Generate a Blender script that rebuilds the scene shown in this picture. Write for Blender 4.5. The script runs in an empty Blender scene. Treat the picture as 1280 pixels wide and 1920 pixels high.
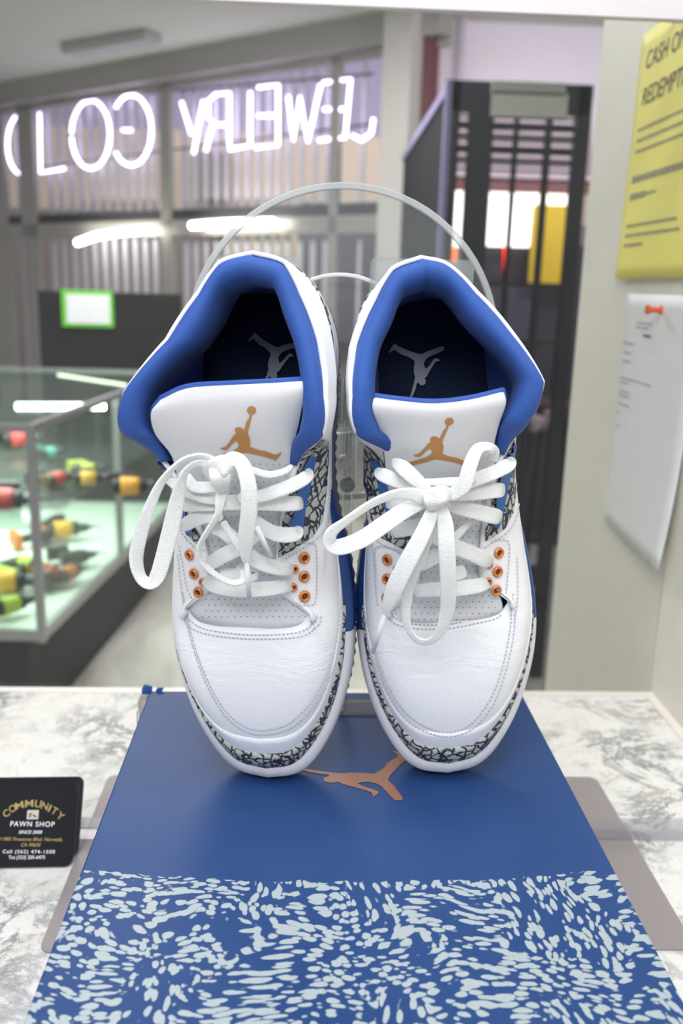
import bpy, bmesh, random
import numpy as np
from math import sin, cos, pi, radians, sqrt, atan2
from mathutils import Vector, Matrix
from mathutils.bvhtree import BVHTree
random.seed(4)
SC = bpy.context.scene
COL = SC.collection
A3 = lambda *v: np.array(v, float)

# ------------------------------------------------------------------ camera
FPX = 1700.0
CZ = 1.375
yaw, pit, roll = radians(2.612), radians(14.129), radians(1.6)
CF = A3(sin(yaw)*cos(pit), cos(yaw)*cos(pit), -sin(pit))
_R0 = A3(cos(yaw), -sin(yaw), 0); _U0 = np.cross(_R0, CF)
CR = _R0*cos(roll)+_U0*sin(roll); CU = _U0*cos(roll)-_R0*sin(roll)
CP = A3(0, 0, CZ)
cam = bpy.data.cameras.new('camera'); camo = bpy.data.objects.new('camera', cam); COL.objects.link(camo)
cam.sensor_fit = 'HORIZONTAL'; cam.sensor_width = 24.0; cam.lens = 24.0*FPX/1280
cam.clip_start = .01; cam.clip_end = 100
m = Matrix(((CR[0], CU[0], -CF[0], 0), (CR[1], CU[1], -CF[1], 0), (CR[2], CU[2], -CF[2], CZ), (0, 0, 0, 1)))
camo.matrix_world = m
cam.dof.use_dof = True; cam.dof.focus_distance = .50; cam.dof.aperture_fstop = 7.5
SC.camera = camo

def pr(p):
    d = A3(*p)-CP; z = d@CF
    return A3(640+FPX*(d@CR)/z, 960-FPX*(d@CU)/z)
def ray(x, y): return CF+CR*(x-640)/FPX-CU*(y-960)/FPX
def onz(x, y, z): r = ray(x, y); return CP+r*(z-CZ)/r[2]
def ony(x, y, Y): r = ray(x, y); return CP+r*Y/r[1]
def onx(x, y, X): r = ray(x, y); return CP+r*X/r[0]
def onp(x, y, P, N): r = ray(x, y); return CP+r*((P-CP)@N)/(r@N)

# ------------------------------------------------------------------ world, light, exposure
W = bpy.data.worlds.new('world'); SC.world = W; W.use_nodes = True
W.node_tree.nodes['Background'].inputs[0].default_value = (.93, .95, 1, 1)
W.node_tree.nodes['Background'].inputs[1].default_value = .36
SC.view_settings.view_transform = 'Standard'; SC.view_settings.look = 'None'
SC.view_settings.gamma = 1; SC.view_settings.use_curve_mapping = False
SC.view_settings.exposure = 0.0
def area(name, loc, size, power, color=(1, 1, 1), target=None):
    l = bpy.data.lights.new(name, 'AREA'); l.shape = 'RECTANGLE'; l.size, l.size_y = size
    l.energy = power; l.color = color
    o = bpy.data.objects.new(name, l); COL.objects.link(o); o.location = loc
    d = Vector((0, 0, -1)) if target is None else (Vector(target)-Vector(loc))
    o.rotation_euler = d.to_track_quat('-Z', 'Y').to_euler()
    return o
area('ceiling_area_light', (0.0, 0.12, 2.70), (1.2, .6), 24, (.95, .96, 1.0))
area('ceiling_area_light', (-0.35, -1.3, 2.70), (1.8, .6), 36, (.93, .95, 1.0), (0.05, .5, 1.2))
area('ceiling_area_light', (-0.6, 3.6, 2.70), (1.2, 1.2), 72, (1, .98, .95))

# ------------------------------------------------------------------ materials
MATS = {}
def mat(name, col, rough=.5, metal=0, spec=.5, bump=None, emit=None, coat=0, sheen=0, trans=0):
    if name in MATS: return MATS[name]
    M = bpy.data.materials.new(name); M.use_nodes = True; nt = M.node_tree; b = nt.nodes['Principled BSDF']
    b.inputs['Base Color'].default_value = (*col, 1); b.inputs['Roughness'].default_value = rough
    b.inputs['Metallic'].default_value = metal; b.inputs['Specular IOR Level'].default_value = spec
    b.inputs['Coat Weight'].default_value = coat; b.inputs['Sheen Weight'].default_value = sheen
    b.inputs['Transmission Weight'].default_value = trans
    # slight mottling keeps every material procedural
    tc = nt.nodes.new('ShaderNodeTexCoord')
    n = nt.nodes.new('ShaderNodeTexNoise'); n.inputs['Scale'].default_value = (bump[0] if bump else 40)
    n.inputs['Detail'].default_value = 4; nt.links.new(tc.outputs['Object'], n.inputs['Vector'])
    if emit:
        b.inputs['Emission Color'].default_value = (*emit[0], 1); b.inputs['Emission Strength'].default_value = emit[1]
    else:
        mx = nt.nodes.new('ShaderNodeMixRGB'); mx.blend_type = 'MULTIPLY'; mx.inputs[0].default_value = .10
        mx.inputs[1].default_value = (*col, 1); nt.links.new(n.outputs['Fac'], mx.inputs[2])
        nt.links.new(mx.outputs[0], b.inputs['Base Color'])
    if bump:
        bp = nt.nodes.new('ShaderNodeBump'); bp.inputs['Strength'].default_value = bump[1]; bp.inputs['Distance'].default_value = bump[2]
        nt.links.new(n.outputs['Fac'], bp.inputs['Height']); nt.links.new(bp.outputs[0], b.inputs['Normal'])
    MATS[name] = M; return M
def N(nt, t, **k):
    n = nt.nodes.new(t)
    for a, v in k.items(): setattr(n, a, v)
    return n
def ramp(nt, fac, stops, interp='LINEAR'):
    r = N(nt, 'ShaderNodeValToRGB'); r.color_ramp.interpolation = interp
    e = r.color_ramp.elements
    while len(e) < len(stops): e.new(.5)
    for i, (p, c) in enumerate(stops): e[i].position = p; e[i].color = (*c, 1)
    nt.links.new(fac, r.inputs[0]); return r.outputs[0]
def base(name):
    M = bpy.data.materials.new(name); M.use_nodes = True; nt = M.node_tree
    return M, nt, nt.nodes['Principled BSDF'], N(nt, 'ShaderNodeTexCoord').outputs['Object']
def noise(nt, vec, scale, detail=3, rough=.5, out='Fac', dist=0):
    n = N(nt, 'ShaderNodeTexNoise'); n.inputs['Scale'].default_value = scale; n.inputs['Detail'].default_value = detail
    n.inputs['Roughness'].default_value = rough; n.inputs['Distortion'].default_value = dist
    nt.links.new(vec, n.inputs['Vector']); return n.outputs[out]
def vmath(nt, op, a, b):
    n = N(nt, 'ShaderNodeVectorMath', operation=op)
    for i, q in enumerate((a, b)):
        if isinstance(q, tuple): n.inputs[i].default_value = q
        else: nt.links.new(q, n.inputs[i])
    return n.outputs[0]
def mth(nt, op, a, b=0.0, c=None):
    n = N(nt, 'ShaderNodeMath', operation=op)
    for i, q in enumerate((a, b) if c is None else (a, b, c)):
        if isinstance(q, (int, float)): n.inputs[i].default_value = q
        else: nt.links.new(q, n.inputs[i])
    return n.outputs[0]
def warp(nt, vec, scale, amp):
    c = noise(nt, vec, scale, 2, .5, 'Color'); c = vmath(nt, 'SUBTRACT', c, (.5, .5, .5))
    c = vmath(nt, 'MULTIPLY', c, (amp, amp, amp)); return vmath(nt, 'ADD', vec, c)
def voro(nt, vec, scale, feature='DISTANCE_TO_EDGE', rnd=1.0, out='Distance'):
    v = N(nt, 'ShaderNodeTexVoronoi', feature=feature); v.inputs['Scale'].default_value = scale
    v.inputs['Randomness'].default_value = rnd; nt.links.new(vec, v.inputs['Vector']); return v.outputs[out]
def mixc(nt, fac, a, b):
    n = N(nt, 'ShaderNodeMixRGB')
    if isinstance(fac, (int, float)): n.inputs[0].default_value = fac
    else: nt.links.new(fac, n.inputs[0])
    for i, q in ((1, a), (2, b)):
        if isinstance(q, tuple): n.inputs[i].default_value = (*q, 1)
        else: nt.links.new(q, n.inputs[i])
    return n.outputs[0]
def bumpn(nt, b, h, s, d):
    bp = N(nt, 'ShaderNodeBump'); bp.inputs['Strength'].default_value = s; bp.inputs['Distance'].default_value = d
    nt.links.new(h, bp.inputs['Height']); nt.links.new(bp.outputs[0], b.inputs['Normal'])

def elephant_mat(name, scale, thr, stretch, dark=(.028, .03, .062), light=(.50, .52, .46)):
    M, nt, b, v = base(name)
    v2 = warp(nt, v, 60, .012); v2 = warp(nt, v2, 260, .003)
    v2 = vmath(nt, 'MULTIPLY', v2, stretch)
    d = voro(nt, v2, scale)
    pits = noise(nt, v, 520, 1)
    d = mth(nt, 'SUBTRACT', d, mth(nt, 'MULTIPLY', mth(nt, 'GREATER_THAN', pits, .66), .10))
    c = ramp(nt, d, [(thr-.02, dark), (thr+.02, light)])
    nt.links.new(c, b.inputs['Base Color']); b.inputs['Roughness'].default_value = .55
    bumpn(nt, b, ramp(nt, d, [(thr-.04, (0, 0, 0)), (thr+.08, (1, 1, 1))]), .6, .0008)
    return M
M_eleph = elephant_mat('elephant_print_leather', 185, .105, (1, 1, 1))
M_eleph2 = elephant_mat('elephant_print_wing', 175, .10, (1.3, .8, 1))

def leather_mat():
    M, nt, b, v = base('white_tumbled_leather')
    b.inputs['Base Color'].default_value = (.92, .925, .95, 1)
    b.inputs['Roughness'].default_value = .42
    g = voro(nt, warp(nt, v, 300, .002), 620)
    # creases run across the vamp, ahead of the tongue opening
    vv = vmath(nt, 'MULTIPLY', warp(nt, warp(nt, v, 38, .022), 120, .006), (55, 230, 60))
    cr = noise(nt, vv, 1.0, 3, .55)
    sp = N(nt, 'ShaderNodeSeparateXYZ'); nt.links.new(v, sp.inputs[0])
    band = ramp(nt, mth(nt, 'MULTIPLY', sp.outputs[1], 5.0), [(.30, (0, 0, 0)), (.40, (1, 1, 1)), (.50, (.9, .9, .9)), (.60, (0.05,)*3)])
    h = mth(nt, 'ADD', mth(nt, 'MULTIPLY', cr, mth(nt, 'MULTIPLY', band, 1.5)), mth(nt, 'MULTIPLY', g, .35))
    bumpn(nt, b, h, .42, .0012)
    return M
M_leather = leather_mat()
M_white = mat('smooth_white_leather', (.93, .935, .96), .40, bump=(900, .08, .0004))
M_tongue = mat('white_tongue_leather', (.72, .725, .745), .38, bump=(1200, .05, .0003))
M_tgrey = mat('perforated_tongue_leather', (.82, .825, .85), .5, bump=(900, .1, .0003))
M_blue = mat('royal_blue_lining', (.020, .085, .36), .72, sheen=.08, bump=(1500, .15, .0003))
M_bluep = mat('blue_lace_loop_plastic', (.03, .13, .42), .35)
M_navy = mat('blue_midsole_paint', (.012, .06, .24), .35)
M_insole = mat('dark_blue_insole', (.004, .012, .045), .9)
M_mid = mat('white_midsole_rubber', (.80, .80, .83), .42, bump=(500, .05, .0003))
M_out = mat('grey_outsole_rubber', (.13, .13, .16), .6)
M_copper = mat('copper_embroidery', (.50, .235, .075), .6, bump=(1800, .5, .0005))
M_lcop = mat('copper_print', (.30, .135, .075), .42)
M_eyelet = mat('orange_copper_eyelet', (.72, .27, .09), .32, metal=.35)
M_hole = mat('dark_hole', (.22, .07, .03), .8)
M_perf = mat('perforation_shade', (.26, .26, .3), .9)
M_stitch = mat('grey_thread', (.55, .555, .60), .7)
M_inlogo = mat('pale_grey_print', (.30, .33, .37), .6)
def lace_mat():
    M, nt, b, v = base('white_woven_lace')
    b.inputs['Base Color'].default_value = (.84, .85, .84, 1); b.inputs['Roughness'].default_value = .8
    w = voro(nt, v, 1100); bumpn(nt, b, w, .7, .0007); return M
M_lace = lace_mat()
M_aglet = mat('clear_white_aglet', (.85, .87, .88), .2)

def box_mat():
    M, nt, b, v = base('shoebox_lid_print')
    blue = mixc(nt, ramp(nt, noise(nt, v, 9, 3), [(.35, (0, 0, 0)), (.7, (1, 1, 1))]), (.014, .050, .17), (.022, .063, .19))
    sc = noise(nt, v, 160, 4, .7)
    blue = mixc(nt, mth(nt, 'MULTIPLY', mth(nt, 'GREATER_THAN', sc, .80), .5), blue, (.4, .5, .7))
    w = warp(nt, v, 11, .06); w = warp(nt, w, 80, .005)
    d1 = voro(nt, vmath(nt, 'MULTIPLY', w, (.62, 1.35, .01)), 225, 'F1', rnd=.8)
    d2 = voro(nt, vmath(nt, 'MULTIPLY', w, (1.30, .62, .01)), 225, 'F1', rnd=.8)
    msk = ramp(nt, noise(nt, v, 14, 2), [(.50, (0, 0, 0)), (.54, (1, 1, 1))])
    d = mth(nt, 'SUBTRACT', .66, mth(nt, 'ADD', mth(nt, 'MULTIPLY', d1, mth(nt, 'SUBTRACT', 1.0, msk)), mth(nt, 'MULTIPLY', d2, msk)))
    d = mth(nt, 'ADD', d, mth(nt, 'MULTIPLY', mth(nt, 'SUBTRACT', noise(nt, v, 210, 2), .5), .20))
    pr_ = ramp(nt, d, [(.13, (0, 0, 0)), (.19, (1, 1, 1))])
    sp = N(nt, 'ShaderNodeSeparateXYZ'); nt.links.new(v, sp.inputs[0])
    # band of print on the front part of the lid, its border bows slightly towards the camera
    x2 = mth(nt, 'POWER', mth(nt, 'ABSOLUTE', sp.outputs[0]), 2.0)
    lim = mth(nt, 'ADD', mth(nt, 'MULTIPLY', x2, .5), -.0475)
    lim = mth(nt, 'ADD', lim, mth(nt, 'MULTIPLY', mth(nt, 'SUBTRACT', noise(nt, v, 120, 1), .5), .006))
    inn = mth(nt, 'LESS_THAN', sp.outputs[1], lim)
    c = mixc(nt, mth(nt, 'MULTIPLY', pr_, inn), blue, (.37, .43, .44))
    nt.links.new(c, b.inputs['Base Color']); b.inputs['Roughness'].default_value = .5; b.inputs['Specular IOR Level'].default_value = .25
    return M
M_box = box_mat()
M_boxblue = mat('shoebox_blue_card', (.025, .10, .37), .45)
M_card = mat('raw_grey_cardboard', (.42, .39, .34), .9, bump=(300, .6, .002))
def marble_mat():
    M, nt, b, v = base('white_granite')
    n1 = noise(nt, v, 13, 9, .74, dist=.5); n2 = noise(nt, warp(nt, v, 9, .16), 26, 7, .75, dist=.8)
    ve = mth(nt, 'ABSOLUTE', mth(nt, 'SUBTRACT', n1, .5))
    veins = ramp(nt, ve, [(0, (1, 1, 1)), (.05, (0, 0, 0))])
    gate = ramp(nt, noise(nt, v, 7, 3), [(.44, (0, 0, 0)), (.58, (1, 1, 1))])
    c = mixc(nt, mth(nt, 'MULTIPLY', mth(nt, 'MULTIPLY', veins, gate), .85), (.75, .735, .685), (.13, .14, .155))
    sp = ramp(nt, n2, [(.56, (0, 0, 0)), (.64, (1, 1, 1))])
    c = mixc(nt, mth(nt, 'MULTIPLY', sp, .55), c, (.24, .25, .27))
    gr = ramp(nt, noise(nt, v, 120, 5, .75), [(.60, (0, 0, 0)), (.68, (1, 1, 1))])
    c = mixc(nt, mth(nt, 'MULTIPLY', gr, .5), c, (.33, .31, .28))
    g2 = ramp(nt, noise(nt, v, 42, 6, .8), [(.62, (0, 0, 0)), (.69, (1, 1, 1))])
    c = mixc(nt, mth(nt, 'MULTIPLY', g2, .7), c, (.16, .16, .165))
    wa = ramp(nt, noise(nt, v, 30, 5, .7), [(.5, (0, 0, 0)), (.65, (1, 1, 1))])
    c = mixc(nt, mth(nt, 'MULTIPLY', wa, .30), c, (.58, .53, .43))
    nt.links.new(c, b.inputs['Base Color']); b.inputs['Roughness'].default_value = .55; b.inputs['Specular IOR Level'].default_value = .1
    return M
M_marble = marble_mat()
M_trim = mat('cream_counter_edge', (.80, .74, .66), .4)
M_tray = mat('brushed_grey_metal', (.33, .295, .285), .6, metal=.15, bump=(200, .08, .0005))
M_black = mat('matt_black_card', (.007, .008, .010), .7, spec=.25)
M_cardedge = mat('card_edge_grey', (.30, .29, .35), .5)
M_gold = mat('gold_ink', (.42, .30, .07), .45)
M_wink = mat('white_ink', (.85, .85, .85), .5)

def clear_mat(name, tint=(.93, .95, .94), gloss=.10, dirt_haze=.03, speck=False, rough=.05):
    M = bpy.data.materials.new(name); M.use_nodes = True; nt = M.node_tree; nt.nodes.clear()
    out = N(nt, 'ShaderNodeOutputMaterial'); tr = N(nt, 'ShaderNodeBsdfTransparent'); tr.inputs[0].default_value = (*tint, 1)
    gl = N(nt, 'ShaderNodeBsdfGlossy'); gl.inputs['Roughness'].default_value = rough
    df = N(nt, 'ShaderNodeBsdfDiffuse'); df.inputs[0].default_value = (.8, .82, .82, 1)
    fr = N(nt, 'ShaderNodeLayerWeight'); fr.inputs[0].default_value = .25
    tc = N(nt, 'ShaderNodeTexCoord').outputs['Object']
    m1 = N(nt, 'ShaderNodeMixShader'); m2 = N(nt, 'ShaderNodeMixShader')
    nt.links.new(mth(nt, 'MULTIPLY', fr.outputs['Fresnel'], gloss*4), m1.inputs[0])
    nt.links.new(tr.outputs[0], m1.inputs[1]); nt.links.new(gl.outputs[0], m1.inputs[2])
    d = mth(nt, 'MULTIPLY', noise(nt, tc, 6, 4), dirt_haze*2)  # pale diffuse share: dirt film plus painted veil haze, also whitens acrylic edges
    if speck:
        s = voro(nt, tc, 34, 'F1'); r = noise(nt, tc, 21, 1)
        s = mth(nt, 'LESS_THAN', s, mth(nt, 'MULTIPLY', mth(nt, 'MAXIMUM', mth(nt, 'SUBTRACT', r, .52), 0.0), .17))
        d = mth(nt, 'MAXIMUM', d, mth(nt, 'MULTIPLY', s, .6))
    nt.links.new(d, m2.inputs[0]); nt.links.new(m1.outputs[0], m2.inputs[1]); nt.links.new(df.outputs[0], m2.inputs[2])
    nt.links.new(m2.outputs[0], out.inputs[0]); return M
M_pane = clear_mat('dusty_window_acrylic', (.97, .97, .97), .03, .012, True)
M_acry = clear_mat('clear_acrylic', (.93, .95, .94), .12, .04)
M_acedge = clear_mat('acrylic_edge', (.70, .73, .72), .35, .36, rough=.2)
M_strip = clear_mat('frosted_acrylic_strip', (.80, .79, .82), .05, .22, rough=.2)
M_glass = clear_mat('showcase_glass', (.88, .95, .91), .06, .02)
M_metal = mat('polished_bolt', (.6, .58, .56), .2, metal=1)

# ------------------------------------------------------------------ object helpers
def tag(o, label=None, cat=None, group=None, kind=None):
    if label: o['label'] = label
    if cat: o['category'] = cat
    if group: o['group'] = group
    if kind: o['kind'] = kind
    return o
def mesh(name, V, Fs, mats, parent=None, smooth=True, matidx=None, autos=None):
    me = bpy.data.meshes.new(name); me.from_pydata([tuple(map(float, v)) for v in V], [], [tuple(f) for f in Fs]); me.update()
    for mm in (mats if isinstance(mats, (list, tuple)) else [mats]): me.materials.append(mm)
    if smooth: me.polygons.foreach_set('use_smooth', [True]*len(me.polygons))
    if matidx is not None: me.polygons.foreach_set('material_index', matidx)
    o = bpy.data.objects.new(name, me); COL.objects.link(o)
    if parent: o.parent = parent
    return o
def fixn(o):
    bm = bmesh.new(); bm.from_mesh(o.data); bmesh.ops.recalc_face_normals(bm, faces=bm.faces); bm.to_mesh(o.data); bm.free(); return o
def empty(name, label, cat, loc=(0, 0, 0), group=None, matw=None):
    o = bpy.data.objects.new(name, None); COL.objects.link(o); o.empty_display_size = .02
    if matw is not None: o.matrix_world = matw
    else: o.location = loc
    return tag(o, label, cat, group)
class MB:
    def __init__(s): s.V = []; s.F = []; s.M = []
    def add(s, V, F, mi=0):
        n = len(s.V); s.V += [tuple(map(float, v)) for v in V]; s.F += [tuple(i+n for i in f) for f in F]; s.M += [mi]*len(F)
    def box(s, x0, x1, y0, y1, z0, z1, mi=0):
        s.add([(x, y, z) for x in (x0, x1) for y in (y0, y1) for z in (z0, z1)],
              [(0, 1, 3, 2), (4, 6, 7, 5), (0, 4, 5, 1), (2, 3, 7, 6), (0, 2, 6, 4), (1, 5, 7, 3)], mi)
    def obox(s, O, X, Y, Z, mi=0):     # box from a corner and three edge vectors
        O, X, Y, Z = map(lambda q: np.array(q, float), (O, X, Y, Z))
        s.add([O+a*X+b*Y+c*Z for a in (0, 1) for b in (0, 1) for c in (0, 1)],
              [(0, 1, 3, 2), (4, 6, 7, 5), (0, 4, 5, 1), (2, 3, 7, 6), (0, 2, 6, 4), (1, 5, 7, 3)], mi)
    def tube(s, pts, r, n=10, mi=0, caps=True):
        pts = [np.array(p, float) for p in pts]; V = []; F = []
        rr = r if isinstance(r, (list, tuple)) else [r]*len(pts)
        up = None
        for i, p in enumerate(pts):
            t = pts[min(i+1, len(pts)-1)]-pts[max(i-1, 0)]; t = t/(np.linalg.norm(t)+1e-12)
            if up is None: up = np.cross(t, A3(0, 0, 1) if abs(t[2]) < .9 else A3(1, 0, 0))
            up = up-t*(up@t); up /= np.linalg.norm(up)+1e-12; b = np.cross(t, up)
            for k in range(n): a = 2*pi*k/n; V.append(p+rr[i]*(cos(a)*up+sin(a)*b))
        for i in range(len(pts)-1):
            for k in range(n): F.append((i*n+k, i*n+(k+1) % n, (i+1)*n+(k+1) % n, (i+1)*n+k))
        if caps: F.append(tuple(range(n))[::-1]); F.append(tuple(range((len(pts)-1)*n, len(pts)*n)))
        s.add(V, F, mi)
    def ball(s, c, r, n=8, mi=0, sc=(1, 1, 1)):
        V = []; F = []
        for i in range(n+1):
            for k in range(2*n): a = pi*i/n; b = pi*k/n; V.append((c[0]+r*sc[0]*sin(a)*cos(b), c[1]+r*sc[1]*sin(a)*sin(b), c[2]+r*sc[2]*cos(a)))
        for i in range(n):
            for k in range(2*n): F.append((i*2*n+k, (i+1)*2*n+k, (i+1)*2*n+(k+1) % (2*n), i*2*n+(k+1) % (2*n)))
        s.add(V, F, mi)
    def build(s, name, mats, parent=None, smooth=False, bevel=0, fix=True):
        o = mesh(name, s.V, s.F, mats, parent, smooth, s.M)
        if fix: fixn(o)
        if bevel:
            b = o.modifiers.new('bevel', 'BEVEL'); b.width = bevel; b.segments = 2; b.limit_method = 'ANGLE'
        return o
def ipol(keys, n, closed=False):
    """Catmull-Rom through keys (rows), n samples per interval."""
    K = np.array(keys, float); m = len(K); out = []
    for i in range(m-1):
        p0 = K[max(i-1, 0)]; p1 = K[i]; p2 = K[i+1]; p3 = K[min(i+2, m-1)]
        if i == 0: p0 = 2*p1-p2
        if i == m-2: p3 = 2*p2-p1
        for j in range(n):
            t = j/n; out.append(.5*((2*p1)+(-p0+p2)*t+(2*p0-5*p1+4*p2-p3)*t*t+(-p0+3*p1-3*p2+p3)*t**3))
    out.append(K[-1]); return np.array(out)
def pchip1(xs, ys, x):
    return float(np.interp(x, xs, ys))
def rrect(w, h, r, n=6):
    P = []
    for cx, cy, a0 in ((w-r, h-r, 0), (-w+r, h-r, 90), (-w+r, -h+r, 180), (w-r, -h+r, 270)):
        for i in range(n+1): a = radians(a0+90*i/n); P.append((cx+r*cos(a), cy+r*sin(a)))
    return P
def prism(mb, P2, O, X, Y, Z, t, mi=0):
    """extrude 2-D polygon P2 (in X,Y axes at O) by t along Z"""
    n = len(P2); V = [O+X*a+Y*b for a, b in P2]+[O+X*a+Y*b+Z*t for a, b in P2]
    F = [tuple(range(n))[::-1], tuple(range(n, 2*n))]+[(i, (i+1) % n, n+(i+1) % n, n+i) for i in range(n)]
    mb.add(V, F, mi)
def text_mesh(name, s, M4, size, material, parent=None, extrude=.00008, align='CENTER', shear=0, spacing=1.0, xs=1.0, bold=0):
    c = bpy.data.curves.new(name, 'FONT'); c.body = s; c.size = size; c.align_x = align; c.extrude = extrude
    c.shear = shear; c.space_character = spacing; c.offset = bold
    to = bpy.data.objects.new('tmp_text', c); COL.objects.link(to); bpy.context.view_layer.update()
    me = bpy.data.meshes.new_from_object(to.evaluated_get(bpy.context.evaluated_depsgraph_get()))
    bpy.data.objects.remove(to)
    me.transform(M4 @ Matrix.Diagonal((xs, 1, 1, 1))); me.materials.clear(); me.materials.append(material); me.name = name
    o = bpy.data.objects.new(name, me); COL.objects.link(o)
    if parent: o.parent = parent
    return o
def frameM(O, X, Y):
    X = Vector(X).normalized(); Y = Vector(Y); Y = (Y-X*Y.dot(X)).normalized(); Z = X.cross(Y)
    return Matrix(((X[0], Y[0], Z[0], O[0]), (X[1], Y[1], Z[1], O[1]), (X[2], Y[2], Z[2], O[2]), (0, 0, 0, 1)))

# ------------------------------------------------------------------ the jumping-player emblem outline (0..1280 units, y down)
JM = [(545,290),(535,345),(500,400),(485,450),(470,520),(440,510),(400,485),(350,490),(320,515),(325,550),(345,575),(310,600),(270,660),
 (230,720),(180,780),(120,795),(95,795),(130,815),(185,825),(215,815),(260,760),(300,715),(340,690),(365,715),(385,750),(360,800),(310,835),
 (215,868),(120,900),(55,925),(50,955),(80,975),(140,962),(250,930),(340,905),(400,880),(440,865),(520,870),(620,890),(760,920),(890,960),
 (930,985),(960,950),(1020,870),(1010,858),(960,890),(910,900),(870,880),(780,845),(680,830),(600,800),(545,775),(550,700),(545,640),
 (515,590),(520,530),(545,440),(560,370),(578,300)]
BALL = [(572+68*cos(a), 232+62*sin(a)) for a in np.linspace(0, 2*pi, 20)[:-1]]
def affine(src, dst):
    A = np.array([[x, y, 1] for x, y in src], float); X, *_ = np.linalg.lstsq(A, np.array(dst, float), rcond=None)
    return lambda p: np.array([p[0], p[1], 1.0])@X
def densify(P, d):
    out = []
    for i in range(len(P)):
        a = np.array(P[i], float); b = np.array(P[(i+1) % len(P)], float); n = max(1, int(np.linalg.norm(b-a)/d))
        for j in range(n): out.append(a+(b-a)*j/n)
    return out
def px_polygon(name, polys, proj, material, parent, grid=6.0, closed_thick=None):
    """polygons (pixel outline) filled with a fine grid and projected onto a surface by proj(x,y)->point"""
    V = []; F = []
    for P in polys:
        bm = bmesh.new(); vs = [bm.verts.new((p[0], -p[1], 0)) for p in densify(P, grid)]
        f = bm.faces.new(vs); f.normal_update(); bmesh.ops.triangulate(bm, faces=[f], ngon_method='EAR_CLIP')
        xs = [v.co.x for v in bm.verts]; ys = [v.co.y for v in bm.verts]
        g = min(xs)+grid
        while g < max(xs):
            bmesh.ops.bisect_plane(bm, geom=bm.verts[:]+bm.edges[:]+bm.faces[:], plane_co=(g, 0, 0), plane_no=(1, 0, 0)); g += grid
        g = min(ys)+grid
        while g < max(ys):
            bmesh.ops.bisect_plane(bm, geom=bm.verts[:]+bm.edges[:]+bm.faces[:], plane_co=(0, g, 0), plane_no=(0, 1, 0)); g += grid
        bm.verts.index_update(); n = len(V); ok = {}
        for v in bm.verts:
            p = proj(v.co.x, -v.co.y); ok[v.index] = p is not None; V.append(p if p is not None else A3(0, 0, 0))
        for f in bm.faces:
            if all(ok[v.index] for v in f.verts): F.append(tuple(v.index+n for v in f.verts))
        bm.free()
    used = sorted({i for f in F for i in f}); rm = {o: i for i, o in enumerate(used)}
    return mesh(name, [V[i] for i in used], [tuple(rm[i] for i in f) for f in F], material, parent, True)
LID = 1.075
# ------------------------------------------------------------------ sneakers
KB = np.array([  # bottom edge of the upper (t, s, u)
 (0,.013,.032),(.0165,.0165,.0315),(.0290,.029,.031),(.0405,.050,.030),(.0480,.076,.030),(.0500,.105,.030),(.0475,.140,.031),(.0435,.170,.032),
 (.0400,.200,.033),(.0380,.225,.034),(.0365,.245,.034),(.0355,.265,.034),(.029,.284,.034),(.017,.294,.034),(0,.297,.034)])
KT = np.array([  # throat edge, eyestay edge and collar edge (t, s, u)
 (0,.104,.0635),(.016,.104,.063),(.028,.106,.061),(.0335,.112,.0595),(.031,.119,.063),(.019,.125,.069),(.0175,.140,.076),(.023,.172,.087),
 (.033,.200,.100),(.0470,.213,.116),(.0490,.232,.121),(.0405,.258,.118),(.0275,.281,.1145),(.013,.296,.113),(0,.301,.112)])
KC1 = np.array([(-.010,.012),(-.010,.012),(-.0085,.013),(-.0055,.015),(-.002,.018)]+[(.004,.022),(.005,.024),(.005,.028),(.004,.030),(.003,.035),(.003,.035),(.003,.035),(.006,.030),(.007,.030),(.008,.030)])
KC2 = np.array([(0,-.050,-.002),(.004,-.048,-.002),(.009,-.044,-.002),(.011,-.036,-.003),(.015,-.02,-.004),(.021,-.012,-.006),(.022,-.006,-.010),(.018,0,-.016),
 (.012,0,-.026),(.001,0,-.035),(.003,0,-.035),(.003,.001,-.035),(.003,.002,-.033),(.001,.001,-.033),(0,.001,-.033)])
NS = 8
_B, _T, _C1, _C2 = (ipol(q, NS) for q in (KB, KT, KC1, KC2))
NK = len(KB)-1

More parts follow.
